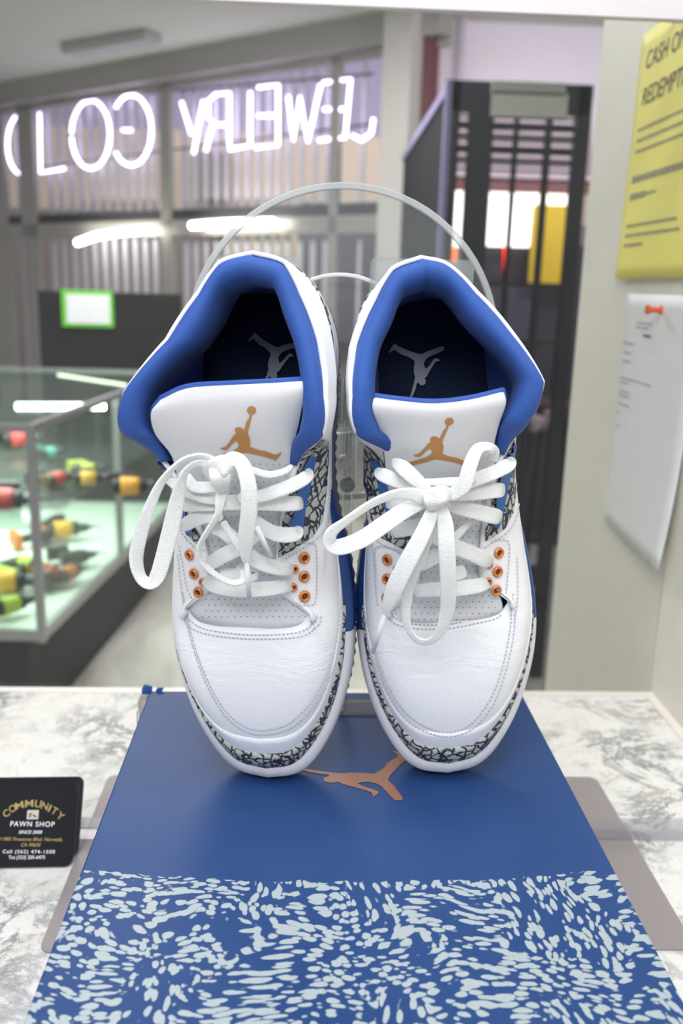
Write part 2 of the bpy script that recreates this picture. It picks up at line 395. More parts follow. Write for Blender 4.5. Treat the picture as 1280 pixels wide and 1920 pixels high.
def make_shoe(nm, label, P, m, tune, D):
    """P pose; m = +1 when the inner side of the foot is at +t; D = pixel-measured details of this shoe"""
    al, ya, ro, ka = [radians(q) for q in P[2:6]]
    s_ = Vector((0, sin(al), cos(al))); u_ = Vector((0, -cos(al), sin(al))); t_ = Vector((1, 0, 0))
    R1 = Matrix.Rotation(ya, 3, 'Z'); t_, s_, u_ = R1@t_, R1@s_, R1@u_
    R2 = Matrix.Rotation(ka, 3, u_); t_, s_ = R2@t_, R2@s_
    R3 = Matrix.Rotation(ro, 3, s_); t_, u_ = R3@t_, R3@u_
    O = Vector((P[0], P[1], LID-P[6]))
    s_ = s_*1.024
    MW = Matrix(((t_[0], s_[0], u_[0], O[0]), (t_[1], s_[1], u_[1], O[1]), (t_[2], s_[2], u_[2], O[2]), (0, 0, 0, 1)))
    MI = MW.inverted()
    root = empty(nm, label, 'sneaker', matw=MW, group='pair of sneakers')
    cpl = A3(*(MI@Vector(CP)))
    def lray(x, y): return A3(*(MI.to_3x3()@Vector(ray(x, y))))
    def atu(x, y, u): r = lray(x, y); return cpl+r*((u-cpl[2])/r[2])

    def shift(p):      # foot-shaped planform: the toe leans to the inner side, the arch is hollowed
        t, s, u = p
        c = m*.0065*max(0, 1-s/.10)**1.3
        if t*m > 0: t *= 1-.07*np.exp(-((s-.175)/.035)**2)*(1 if u < .06 else 0)
        return A3(t+c, s, u)
    def ev(k, v, side):
        i = min(max(k*NS, 0), NK*NS-1e-6); a = int(i); fr = i-a
        b, tt, c1, c2 = (q[a]*(1-fr)+q[a+1]*fr for q in (_B, _T, _C1, _C2))
        b1 = _B[min(a+1, len(_B)-1)]; b0 = _B[max(a, 0)] if a+1 < len(_B) else _B[a-1]
        d = b1-b0; d[2] = 0; nrm = A3(d[1], -d[0], 0); nrm /= np.linalg.norm(nrm)+1e-9
        if a == 0: w = fr; nrm = nrm*w+A3(0, -1, 0)*(1-w); nrm /= np.linalg.norm(nrm)
        if a == NK*NS-1: nrm = nrm*(1-fr)+A3(0, 1, 0)*fr; nrm /= np.linalg.norm(nrm)
        b = b.copy(); tt = tt.copy()
        tt = tt+np.array(tune(k, side))
        
        if side == m and k > 5.5: c1 = c1+A3(.0045, 0)*min(1, (k-5.5)/2)*min(1, (14-k)/2); c2 = c2+A3(.004, 0, 0)*min(1, (k-5.5)/3)*min(1, (14-k)/2)
        p1 = b+nrm*c1[0]+A3(0, 0, c1[1]); p2 = tt+c2
        if k < 1.0: p2 = tt+c2*1.0
        p = b*(1-v)**3+3*p1*v*(1-v)**2+3*p2*v*v*(1-v)+tt*v**3
        return shift(A3(p[0]*side, p[1], p[2])), shift(A3((p[0])*side, p[1], p[2]))
    def S(k, v, side): return ev(k, v, side)[0]
    def Sn(k, v, side):
        e = .05; a = S(min(k+e, NK-.001), v, side)-S(max(k-e, .001), v, side)
        vv0, vv1 = max(v-.02, 0), min(v+.02, 1)
        b = S(k, vv1, side)-S(k, vv0, side)
        n = np.cross(a, b)*side; return n/(np.linalg.norm(n)+1e-12)
    import os
    if os.environ.get('DBG'):
        for sd in (-1,1):
            for v,kk_ in ((1,range(0,15)),(0,range(0,15))):
                print(nm,sd,'v',v,' '.join('%d:(%d,%d)'%(k,*pr(MW@Vector(S(min(k,13.99),v,sd)))) for k in kk_))
    # upper
    ks = [i/NS for i in range(NK*NS+1)]; ring = [(k, 1) for k in ks]+[(k, -1) for k in ks[::-1][1:-1]]
    vs = np.linspace(0, 1, 26)
    V = [S(k, v, sd) for k, sd in ring for v in vs]; nr, nv = len(ring), len(vs)
    F = [(i*nv+j, ((i+1) % nr)*nv+j, ((i+1) % nr)*nv+j+1, i*nv+j+1) for i in range(nr) for j in range(nv-1)]
    bvh = BVHTree.FromPolygons([tuple(v) for v in V], F)
    up = mesh('upper', V, F, [M_leather], root)
    fixn(up)
    so = up.modifiers.new('thickness', 'SOLIDIFY'); so.thickness = .0022; so.offset = -1
    def hit(x, y, off=0.0, tree=None):
        r = Vector(lray(x, y)).normalized(); h = (tree or bvh).ray_cast(Vector(cpl), r)
        if h[0] is None: return None
        n = h[1] if h[1].dot(r) < 0 else -h[1]
        return A3(*(h[0]+n*off))
    def hitn(x, y, tree=None):
        r = Vector(lray(x, y)).normalized(); h = (tree or bvh).ray_cast(Vector(cpl), r)
        if h[0] is None: return None, None
        n = h[1] if h[1].dot(r) < 0 else -h[1]
        return A3(*h[0]), A3(*n)
    # sole: stacked outlines
    def outline(off, u, n=6, spring=True, ripple=0):
        pts = []
        idx = [(i, 1) for i in range(0, len(_B), 1)]+[(i, -1) for i in range(len(_B)-2, 0, -1)]
        for c, (i, sd) in enumerate(idx):
            b = _B[i]; a1 = _B[min(i+1, len(_B)-1)]; a0 = _B[max(i-1, 0)]
            d = a1-a0; nrm = A3(d[1], -d[0], 0)
            if i == 0: nrm = A3(0, -1, 0)
            if i == len(_B)-1: nrm = A3(0, 1, 0)
            nrm /= np.linalg.norm(nrm)
            o = off+(ripple if c % 2 else 0)+(.0022*max(0, 1-b[1]/.06) if off > .004 else 0)-(off*.62*np.exp(-((b[1]-.195)/.042)**2) if off > .001 else 0)
            p = A3((b[0]+nrm[0]*o)*sd, b[1]+nrm[1]*o, 0)
            sp = .012*max(0, 1-p[1]/.075)**2
            uu = u*(1-sp/.040)+sp if spring else u
            p = shift(A3(p[0], p[1], uu)); pts.append(p)
        return pts
    def stack(name, prof, mats, selector=None, ripple=None, capb=True, capt=True):
        rings = [outline(o, u, ripple=(ripple[i] if ripple else 0)) for i, (o, u) in enumerate(prof)]
        n = len(rings[0]); V = [p for r in rings for p in r]
        F = [(i*n+j, i*n+(j+1) % n, (i+1)*n+(j+1) % n, (i+1)*n+j) for i in range(len(rings)-1) for j in range(n)]
        if capb: F.append(tuple(range(n))[::-1])
        if capt: F.append(tuple(range((len(rings)-1)*n, len(rings)*n)))
        mi = [selector(np.mean([V[q] for q in f], axis=0)) if selector and len(f) == 4 else 0 for f in F]
        o = mesh(name, V, F, mats, root, True, mi); fixn(o)
        for f in o.data.polygons:
            if len(f.vertices) > 4: f.use_smooth = False
        return o
    stack('outsole', [(.0005, 0), (.0045, 0), (.0058, .002), (.0060, .006), (.0050, .0065)], [M_out], ripple=[0, .0012, .0012, .0012, 0])
    def sel(c):
        return 1 if (.096 < c[1] < .245 and c[2] > .0095) else 0
    stack('midsole', [(.004, .0062), (.0055, .0075), (.0066, .010), (.0068, .014), (.0060, .017), (.0064, .0185), (.0064, .024), (.0052, .029), (.0030, .0315), (.0005, .0325)],
          [M_mid, M_navy], sel)
    # elephant-print mudguard round the toe, white toe overlay above it, heel counter, all as raised layers
    def patch(name, k0, k1, lo, hi, off, material, side=None, dk=.125, nv=6, heel=False):
        kk = np.arange(k0, k1+1e-6, dk); seq = [(k, 1) for k in kk[::-1]]+[(k, -1) for k in kk if k > 0] if side is None else [(k, side) for k in kk]
        if heel: seq = [(k, 1) for k in kk]+[(k, -1) for k in kk[::-1][1:]]
        V = []; rows = nv+3
        for k, sd in seq:
            a, b = lo(k), hi(k)
            for j in range(rows):
                vv = a+(b-a)*min(max((j-1)/nv, 0), 1); o = off*(0 if j in (0, rows-1) else 1)*(.5 if j in (1, rows-2) else 1)
                V.append(S(k, vv, sd)+Sn(k, vv, sd)*(o if o else -.0003))
        n = len(seq); F = [(i*rows+j, (i+1)*rows+j, (i+1)*rows+j+1, i*rows+j+1) for i in range(n-1) for j in range(rows-1)]
        o = mesh(name, V, F, material, root); fixn(o); return o
    I = lambda xs, ys: (lambda k: float(np.interp(k, xs, ys)))
    patch('toe_overlay', 0, 6.4, I([0, 1, 2, 3, 4, 5, 5.3, 6.4], [.12, .12, .11, .10, .08, .05, .03, .02]), I([0, 1, 2, 3, 4, 5, 6.4], [.40, .40, .39, .36, .32, .25, .12]), .0006, M_white)
    patch('mudguard', 0, 5.3, lambda k: 0.0, I([0, 1, 2, 3, 4, 5, 5.3], [.25, .245, .23, .20, .165, .10, .05]), .0021, M_eleph)
    patch('heel_wrap', 10.3, 13.99, I([10.3, 11, 14], [.30, .24, .20]), I([10.3, 11, 12, 14], [.34, .52, .60, .62]), .0012, M_eleph2, heel=True)
    patch('blue_heel_piece', 9.9, 13.99, lambda k: .0, I([9.9, 10.6, 11.5, 14], [.03, .20, .27, .30]), .0022, M_navy if False else M_bluep, heel=True)
    # padded collar
    cc = A3(0, .247, 0)
    prof = [(0.0006, -.004), (-.0006, .0006), (.0008, .0032), (.0046, .0046), (.0090, .0034), (.0116, -.001), (.0125, -.010), (.0115, -.028), (.0090, -.045)]
    kk = np.arange(7.85, NK+1e-6, .125); seq = [(k, 1) for k in kk]+[(k, -1) for k in kk[::-1][1:]]
    V = []
    for k, sd in seq:
        T = S(k, 1.0, sd); T2 = S(max(k-.1, 0), 1, sd); T3 = S(min(k+.1, NK-.001), 1, sd)
        c0 = shift(A3(0, .250, 0)+np.array(tune(k, sd))*A3(sd*0, 0, 0))
        inn = A3(c0[0]-T[0], (c0[1]-T[1])*(.2+.8*min(1, max(0, (k-9)/3))), 0); inn /= np.linalg.norm(inn)
        e = min(1, .38+(k-7.85)*.75) if k < 8.7 else 1
        ri = .0026*float(np.interp(k, [9.3, 11.0], [0, 1]))+(.0012 if sd == m and k > 9 else 0)
        for qi, (a, b) in enumerate(prof): V.append(T+inn*(a+(0 if qi == 0 else ri*(1 if a < .003 else .5)))*e+A3(0, 0, b*(e if b > 0 else 1)))
        Bb = S(k, 0.0, sd); V.append(A3(Bb[0]*.88, (Bb[1]-.2)*.93+.2, .046))
    npf = len(prof)+1; n = len(seq)
    F = [(i*npf+j, (i+1)*npf+j, (i+1)*npf+j+1, i*npf+j+1) for i in range(n-1) for j in range(npf-1)]
    F.append(tuple(range(0, 7))); F.append(tuple(range((n-1)*npf, (n-1)*npf+7))[::-1])
    col = mesh('collar_lining', V, F, M_blue, root); fixn(col)
    # insole
    kk = np.linspace(4.5, NK, 60); L_ = [S(k, 0, 1) for k in kk]; Rr = [S(k, 0, -1) for k in kk]
    V = []
    for a, b in zip(L_, Rr): V += [A3(a[0]*.92, a[1], .041), A3((a[0]+b[0])/2, a[1], .0395), A3(b[0]*.92, b[1], .041)]
    F = [(i*3+j, (i+1)*3+j, (i+1)*3+j+1, i*3+j+1) for i in range(59) for j in range(2)]
    ins = mesh('insole', V, F, M_insole, root)
    pj = lambda x, y: (lambda q: q+A3(0, 0, .0012))(atu(x, y, .0405))
    src = [(1015, 865), (50, 955), (100, 795), (380, 520)]
    g = affine(src, D['insole_logo'])
    lg = px_polygon('insole_emblem', [[g(p) for p in JM]], pj, M_inlogo, ins)
    # tongue
    rows = D['tongue']
    def grid(rows, du, dy0=0, grow=0):
        G = []
        for r, (pts, u) in enumerate(rows):
            line = []
            q = ipol([(x, y, 0) for x, y in pts], 4)
            for i, (x, y, _) in enumerate(q):
                e = (i/(len(q)-1)*2-1); xx = x+e*grow
                line.append(atu(xx, y-(dy0 if r == 0 else dy0*.5 if r == 1 else 0), u+du+(.0025 if r > 5 else 0)-.007*e*e*(1 if r > 1 else .6)*(.3 if r > 5 else 1)))
            G.append(line)
        G = np.array(G); cols = [ipol(G[:, i], 4) for i in range(G.shape[1])]
        H = np.array(cols); nc, nr2 = H.shape[:2]
        V = [H[i][j] for i in range(nc) for j in range(nr2)]
        F = [(i*nr2+j, (i+1)*nr2+j, (i+1)*nr2+j+1, i*nr2+j+1) for i in range(nc-1) for j in range(nr2-1)]
        return V, F
    V, F = grid(rows, 0); tb = BVHTree.FromPolygons([tuple(v) for v in V], F)
    def two(Vs, Fs, name, ms, th, parent):
        o = mesh(name, Vs, Fs, ms, parent)
        nrm = sum((p.normal.z for p in o.data.polygons))
        if nrm < 0: o.data.flip_normals()
        so = o.modifiers.new('thickness', 'SOLIDIFY'); so.thickness = th; so.offset = -1
        bv = o.modifiers.new('round', 'BEVEL'); bv.width = th*.42; bv.segments = 3; bv.limit_method = 'ANGLE'; bv.angle_limit = radians(50)
        return o
    tg = two(V, F, 'tongue', [M_tongue, M_tgrey], .0035, root)
    # lower, perforated part of the tongue is a greyer leather
    for p in tg.data.polygons:
        if p.center[1] < D['tsplit']: p.material_index = 1
    V2, F2 = grid(rows, -.0042, 9, 2)
    two(V2, F2, 'tongue_lining', M_blue, .004, root)
    g = affine([(1015, 865), (100, 795), (380, 520), (572, 232), (55, 940)], D['tongue_logo'])
    def pt(x, y): return hit(x, y, .0004, tb)
    px_polygon('tongue_emblem', [[g(p) for p in JM], [g(p) for p in BALL]], pt, M_copper, tg, 5)
    mb = MB()
    for (x, y) in D['perf']:
        p = hit(x, y, .0003, tb)
        if p is not None and hit(x, y) is None:
            prism(mb, [(.00036*cos(a), .00036*sin(a)) for a in np.linspace(0, 2*pi, 7)[:-1]], p, A3(1, 0, 0), A3(0, .95, .3), A3(0, 0, 1), .0001)
    if mb.V: mb.build('perforations', M_perf, tg)
    # wings, lace loops, front eyestay (raised layers laid on the upper)
    for w in D['wings']:
        px_polygon('elephant_wing', [w], lambda x, y: hit(x, y, .0009), M_eleph2, root, 6)
    for w in D['loops']:
        px_polygon('blue_lace_loop', [w], lambda x, y: hit(x, y, .0022), M_bluep, root, 6)
    # eyelets
    for (x, y, sc) in D['eyelets']:
        p, n = hitn(x, y)
        if p is None:
            p = atu(x, y, .072); n = A3(0, 0, 1)
        X = np.cross(n, A3(0, 1, 0)); X /= np.linalg.norm(X); Y = np.cross(n, X); mb = MB(); NN = 20
        prf = [(.0016, -.001), (.0017, .0006), (.0022, .0014), (.0030, .0012), (.0033, 0)]
        V = [p+n*.0008+(X*cos(a)+Y*sin(a))*r*sc+n*h for a in np.linspace(0, 2*pi, NN+1)[:-1] for r, h in prf]
        F = [(i*5+j, ((i+1) % NN)*5+j, ((i+1) % NN)*5+j+1, i*5+j+1) for i in range(NN) for j in range(4)]
        mb.add(V, F)
        prism(mb, [(.0017*sc*cos(a), .0017*sc*sin(a)) for a in np.linspace(0, 2*pi, 13)[:-1]], p+n*.0002, X, Y, n, .0003, 1)
        mb.build('eyelet', [M_eyelet, M_hole], root, smooth=True)
    # stitching
    mb = MB()
    def dash(P, step=7.5, ln=4.6, tree=None, rr=.00033):
        q = ipol([(x, y, 0) for x, y in P], 12); L = [0]
        for a, b in zip(q, q[1:]): L.append(L[-1]+np.linalg.norm(b-a))
        d = 0
        while d+ln < L[-1]:
            e = [A3(np.interp(d+f*ln, L, q[:, 0]), np.interp(d+f*ln, L, q[:, 1]), 0) for f in (0, .5, 1)]
            h = [hit(a[0], a[1], .0011, tree) for a in e]
            if all(x is not None for x in h) and np.linalg.norm(h[0]-h[2]) < .004: mb.tube(h, rr, 5)
            d += step
    for line in D['stitch']: dash(line)
    mb.build('stitching', M_stitch, root, smooth=True)
    # laces: flat woven ribbons
    vd = lambda p: (cpl-p)/np.linalg.norm(cpl-p)
    def ribbon(mb, path, th=.0014, n=8, mi=0):
        q = ipol([(a[0], a[1], a[2], a[3], a[4] if len(a) > 4 else 0) for a in path], n); P = [atu(x, y, u) for x, y, w, u, tw in q]
        V = []; NN = 14
        for i, p in enumerate(P):
            t = P[min(i+1, len(P)-1)]-P[max(i-1, 0)]; t /= np.linalg.norm(t)+1e-12
            nv_ = vd(p); sd = np.cross(t, nv_); sd /= np.linalg.norm(sd)+1e-12; nn = np.cross(sd, t)
            a = radians(q[i][4]); sd, nn = sd*cos(a)+nn*sin(a), nn*cos(a)-sd*sin(a)
            w = q[i][2]*np.linalg.norm(cpl-p)/FPX*.5; end = .6 if i in (0, len(P)-1) else 1
            for k in range(NN):
                b = 2*pi*k/NN; cx = abs(cos(b))**.4*(1 if cos(b) > 0 else -1); cy = abs(sin(b))**.8*(1 if sin(b) > 0 else -1)
                V.append(p+sd*cx*w*end+nn*cy*th*.5*(1+.15*abs(cx)))
        F = [(i*NN+k, i*NN+(k+1) % NN, (i+1)*NN+(k+1) % NN, (i+1)*NN+k) for i in range(len(P)-1) for k in range(NN)]
        F += [tuple(range(NN))[::-1], tuple(range((len(P)-1)*NN, len(P)*NN))]
        mb.add(V, F, mi)
    mb = MB()
    for b in D['bars']: ribbon(mb, b)
    lace = mb.build('shoelace', M_lace, root, smooth=True)
    for b in D['bows']: mb = MB(); ribbon(mb, b); mb.build('lace_loop', M_lace, lace, smooth=True)
    mb = MB()
    for b in D['knot']: ribbon(mb, b, .0045)
    mb.build('lace_knot', M_lace, lace, smooth=True)
    for b in D['aglets']:
        mb = MB(); mb.tube([atu(x, y, u) for x, y, u in b], .00135, 10); mb.build('aglet', M_aglet, lace, smooth=True)
    return root

def st(*a): return list(a)
tongueL = [([(300,749),(350,728),(430,722),(510,718),(568,714)], .126), ([(282,775),(350,762),(430,757),(510,752),(571,738)], .1255),
 ([(290,815),(355,812),(430,808),(500,805),(562,790)], .119), ([(322,858),(375,862),(430,862),(495,860),(552,845)], .109),
 ([(335,920),(385,920),(440,920),(495,920),(560,915)], .095), ([(345,1000),(400,1000),(450,1000),(500,1000),(555,1000)], .081),
 ([(360,1085),(420,1092),(470,1095),(520,1092),(556,1085)], .0665), ([(355,1125),(420,1140),(470,1144),(525,1145),(585,1140)], .0605), ([(350,1165),(420,1196),(470,1204),(525,1202),(595,1182)], .053)]
tongueR = [([(699,744),(750,751),(815,756),(880,749),(946,733)], .126), ([(696,768),(750,774),(815,778),(880,772),(950,758)], .1255),
 ([(708,805),(760,810),(820,812),(880,808),(938,795)], .119), ([(718,850),(770,858),(822,862),(880,856),(928,840)], .109),
 ([(725,915),(770,918),(822,918),(880,915),(930,905)], .095), ([(745,1000),(780,1000),(830,1000),(880,1000),(920,1000)], .081),
 ([(745,1080),(785,1088),(832,1092),(880,1088),(915,1078)], .0665), ([(715,1122),(780,1138),(830,1142),(880,1138),(940,1122)], .0605), ([(710,1165),(780,1196),(830,1202),(880,1196),(945,1165)], .053)]
def c3(p): return (230+p[0]*.336, 820+p[1]*.336)
def c4(p): return (590+p[0]*.336, 820+p[1]*.336)
def rb(f, L): return [(*f((a[0], a[1])), a[2]*.336, a[3], *(a[4:5])) for a in L]
def perfgrid(x0, x1, y0, y1, dx, dy): return [(x+(dx/2 if j % 2 else 0), y) for j, y in enumerate(np.arange(y0, y1, dy)) for x in np.arange(x0, x1, dx)]
DL = dict(tongue=tongueL, tsplit=.166,
 tongue_logo=[(400+1015/8, 740+865/8), (400+100/8, 740+795/8), (400+380/8, 740+520/8), (400+572/8, 740+232/8), (400+55/8, 740+940/8)],
 insole_logo=[(466, 640), (566, 643), (546, 672), (516, 706)],
 perf=perfgrid(380, 590, 870, 1165, 12, 11),
 wings=[[(588,838),(603,822),(614,826),(613,870),(610,920),(603,975),(585,1005),(548,1030),(515,1048),(512,1020),(522,985),(530,960),(540,925),(545,900),(552,870),(565,850)],
        [(294,832),(312,826),(340,865),(345,900),(352,960),(370,995),(400,1030),(385,1033),(350,1000),(335,960),(322,920),(305,870)]],
 loops=[[(578,848),(588,852),(578,905),(570,945),(563,1000),(553,1012),(537,985),(548,960),(545,935),(556,915),(558,885)],
        [(296,845),(306,850),(318,885),(310,893),(300,870)], [(343,958),(352,955),(358,985),(372,1000),(362,1004),(348,985)]],
 eyelets=[(569,1045,1),(569,1080,1),(570,1117,1),(551,1066,.75),(549,1100,.75),(357,1040,.95),(365,1075,.95),(373,1109,.95),(381,1090,.7)],
 stitch=[ [(336,1040),(343,1110),(352,1170),(372,1240),(400,1305),(432,1350),(470,1372),(505,1374),(545,1362),(580,1330),(606,1290),(626,1240),(638,1180),(643,1120),(640,1050)],
          [(345,1110),(358,1180),(378,1245),(406,1305),(436,1344),(470,1364),(503,1366),(541,1354),(574,1324),(600,1284),(620,1234),(631,1180),(636,1120)],
          [(520,1036),(555,1018),(585,1018),(591,1030),(592,1080),(590,1125),(580,1133),(555,1132),(530,1118)],
          [(338,1022),(345,1060),(352,1100),(362,1122)],
          [(345,1140),(358,1162),(385,1178),(440,1187),(500,1189),(560,1184),(588,1166),(594,1146)],
          [(340,1150),(354,1172),(384,1187),(440,1195),(500,1197),(564,1192),(594,1172),(601,1150)],
          [(616,825),(617,900),(610,980),(588,1012),(552,1036),(530,1048)], [(333,955),(345,1000),(372,1030)]],
 bars=[rb(c3, [(452,780,40,.067),(470,795,72,.074),(520,830,80,.081),(650,850,84,.085),(800,845,82,.083),(900,830,76,.078),(945,828,60,.069)]),
       rb(c3, [(950,735,50,.072),(925,735,72,.082),(850,725,82,.088),(750,690,84,.090),(660,610,84,.090),(560,520,84,.089),(500,500,80,.088)]),
       rb(c3, [(455,700,50,.075),(480,705,76,.083),(560,660,84,.091),(640,620,84,.093),(720,560,80,.093),(800,500,60,.091)]),
       rb(c3, [(640,700,60,.082),(720,760,84,.083),(650,770,84,.083),(540,760,80,.081)]),
       rb(c3, [(978,500,40,.086),(970,535,76,.094),(900,545,86,.097),(820,525,84,.098),(750,480,80,.097),(680,440,70,.097)]),
       rb(c3, [(332,495,40,.086),(345,490,72,.094),(400,460,80,.098),(480,435,80,.100),(560,430,70,.100)]),
       rb(c3, [(1000,365,60,.092),(975,368,80,.101),(880,370,84,.103),(760,365,84,.104),(600,365,84,.104),(450,370,84,.103),(330,375,80,.098)]),
       rb(c3, [(1040,180,30,.097),(1030,215,70,.106),(960,260,76,.109),(860,300,76,.110),(760,330,70,.109),(640,340,60,.108)]),
       rb(c3, [(945,160,26,.108),(900,190,36,.112),(820,208,40,.113),(740,190,40,.113),(660,165,50,.113)]),
       rb(c3, [(330,190,50,.106),(360,230,60,.110),(400,275,64,.111),(470,280,64,.112),(540,270,64,.113)]),
       rb(c3, [(240,235,30,.098),(290,260,60,.104),(360,300,70,.107),(470,330,80,.108),(560,335,80,.108)])],
 bows=[rb(c3, [(540,165,60,.122),(480,112,34,.127,30),(400,105,34,.130,50),(310,145,36,.131,50),(210,260,50,.130,30),(140,420,66,.128,10),(95,560,76,.125),(75,680,78,.122,10),(100,780,70,.119,25),(150,815,70,.118,20),(195,770,84,.118),(235,640,90,.119),(275,480,92,.121,-5),(310,320,80,.123,-20),(345,200,50,.125,-40),(420,145,40,.125,-30),(520,165,50,.122)]),
       rb(c3, [(560,150,60,.121),(610,115,70,.127),(665,150,84,.130),(700,260,90,.130),(705,400,92,.127),(690,540,90,.122),(685,640,70,.117),(690,700,36,.113)]),
       rb(c3, [(570,260,70,.118),(545,340,60,.120),(530,430,44,.121,35),(470,530,40,.119,45),(428,610,38,.116,45),(440,690,38,.112,40),(510,760,38,.108,35),(600,810,36,.104,35),(665,800,40,.101,20),(680,740,50,.100)]),
       rb(c3, [(560,470,40,.110),(600,540,40,.108,30),(650,610,44,.105,20),(675,660,40,.103)])],
 knot=[rb(c3, [(475,200,90,.119),(520,170,110,.127),(575,160,120,.130),(620,190,90,.124)]), rb(c3, [(515,150,70,.122),(540,200,120,.129),(550,250,110,.127),(560,285,60,.119)])],
 aglets=[[(*c3((690,690)),.113),(*c3((705,905)),.102)], [(*c3((745,500)),.108),(*c3((830,668)),.099)]])
DR = dict(tongue=tongueR, tsplit=.166,
 tongue_logo=[(740+1150/8, 760+800/8), (740+300/8, 760+715/8), (740+595/8, 760+500/8), (740+805/8, 760+240/8), (740+190/8, 760+885/8)],
 insole_logo=[(728, 662), (838, 649), (817, 682), (794, 716)],
 perf=perfgrid(730, 930, 930, 1165, 12, 11),
 wings=[[(674,826),(700,845),(722,870),(745,900),(758,940),(778,975),(775,1010),(768,1035),(740,1020),(712,1005),(698,975),(688,930),(678,880),(672,840)],
        [(965,815),(975,830),(968,900),(960,960),(945,990),(920,1008),(892,1022),(890,1000),(895,960),(900,930),(905,900),(925,868),(945,835),(957,820)]],
 loops=[[(700,855),(712,862),(728,890),(736,930),(745,975),(752,1008),(742,1008),(728,960),(718,925),(712,900),(704,878)],
        [(955,828),(962,832),(956,870),(946,915),(938,960),(930,990),(920,985),(925,950),(925,915),(938,880),(942,850)]],
 eyelets=[(727,1049,1),(727,1085,1),(726,1120,1),(745,1066,.75),(933,1036,1),(931,1071,1),(929,1106,1),(915,1058,.7),(914,1089,.75)],
 stitch=[ [(668,1050),(672,1110),(684,1170),(704,1240),(728,1300),(765,1350),(810,1374),(850,1378),(890,1360),(925,1315),(948,1250),(962,1180),(968,1110),(966,1040)],
          [(680,1120),(692,1175),(712,1240),(736,1298),(770,1342),(812,1366),(848,1370),(884,1353),(918,1308),(940,1250),(954,1180),(960,1110)],
          [(770,1042),(735,1027),(712,1024),(705,1032),(705,1075),(708,1125),(714,1140)],
          [(900,1030),(925,1014),(945,1012),(952,1022),(950,1070),(945,1120),(935,1128)],
          [(730,1140),(738,1155),(770,1168),(830,1170),(890,1160),(925,1150),(932,1138),(925,1128)],
          [(722,1142),(732,1162),(765,1176),(830,1178),(892,1168),(932,1157),(941,1140)],
          [(668,830),(676,890),(690,960),(705,1008),(740,1030),(766,1044)], [(982,825),(975,900),(966,965),(948,998),(915,1018)]],
 bars=[rb(c4, [(540,880,40,.067),(560,860,70,.078),(650,850,80,.084),(780,845,84,.085),(880,832,84,.083),(940,820,76,.078),(968,812,50,.069)]),
       rb(c4, [(985,705,40,.073),(960,690,80,.084),(880,650,86,.090),(780,610,86,.093),(680,560,80,.093),(600,500,80,.092)]),
       rb(c4, [(470,720,40,.075),(520,720,76,.083),(600,700,84,.088),(700,640,84,.089),(780,560,50,.091),(870,470,30,.092)]),
       rb(c4, [(700,740,70,.084),(780,760,80,.085),(840,740,70,.083)]),
       rb(c4, [(1036,450,60,.088),(1010,442,86,.097),(900,415,86,.102),(790,385,84,.105),(720,360,70,.107)]),
       rb(c4, [(1055,295,60,.093),(1030,295,80,.103),(930,305,84,.106),(830,315,80,.108),(740,320,70,.110)]),
       rb(c4, [(1095,115,36,.099),(1085,150,74,.108),(1000,195,78,.110),(900,235,74,.111),(820,270,70,.111),(740,310,60,.111)]),
       rb(c4, [(425,530,60,.088),(450,522,78,.096),(520,508,84,.100),(620,480,80,.103),(700,430,70,.106)]),
       rb(c4, [(400,365,50,.093),(430,365,74,.101),(500,345,76,.104),(580,335,70,.107),(660,335,60,.109)]),
       rb(c4, [(345,180,36,.100),(370,205,74,.108),(450,240,78,.111),(540,275,70,.113),(640,310,60,.114)]),
       rb(c4, [(570,245,30,.112),(650,250,40,.113),(740,250,50,.113),(820,245,50,.113),(900,230,40,.112)])],
 bows=[rb(c4, [(640,350,60,.118),(590,330,80,.123),(520,315,70,.127,15),(420,325,56,.131,30),(300,380,52,.134,35),(170,470,54,.136,35),(95,530,70,.136,25),(85,590,80,.134,10),(140,612,90,.132),(260,570,96,.129),(380,490,96,.126),(500,410,90,.122),(620,360,60,.117)]),
       rb(c4, [(650,330,50,.117),(600,270,70,.119),(540,215,84,.120),(490,170,84,.118),(450,145,60,.112),(430,140,40,.108)]),
       rb(c4, [(720,330,60,.118),(780,310,74,.122),(835,260,84,.125),(865,160,80,.126),(905,70,70,.124,20),(960,52,56,.120,35),(1000,80,60,.114,20),(985,135,60,.108)]),
       rb(c4, [(665,370,50,.118),(640,450,80,.122),(590,560,92,.123),(520,690,100,.121),(450,830,100,.116),(410,930,70,.110),(390,990,34,.105)]),
       rb(c4, [(700,370,50,.118),(725,470,86,.121),(735,600,94,.121),(742,740,92,.117),(745,870,90,.111),(735,980,80,.105),(700,1080,60,.100,25),(640,1138,46,.097,40),(570,1130,44,.096,40),(520,1060,46,.097,30),(508,960,56,.100,10),(525,840,62,.104),(570,700,70,.110),(625,560,70,.115),(670,420,50,.117)])],
 knot=[rb(c4, [(615,360,70,.117),(655,335,100,.126),(710,320,100,.127),(750,320,60,.118)]), rb(c4, [(640,300,50,.119),(650,345,90,.127),(660,385,70,.123)])],
 aglets=[[(*c4((390,985)),.105),(*c4((325,1200)),.090)]])
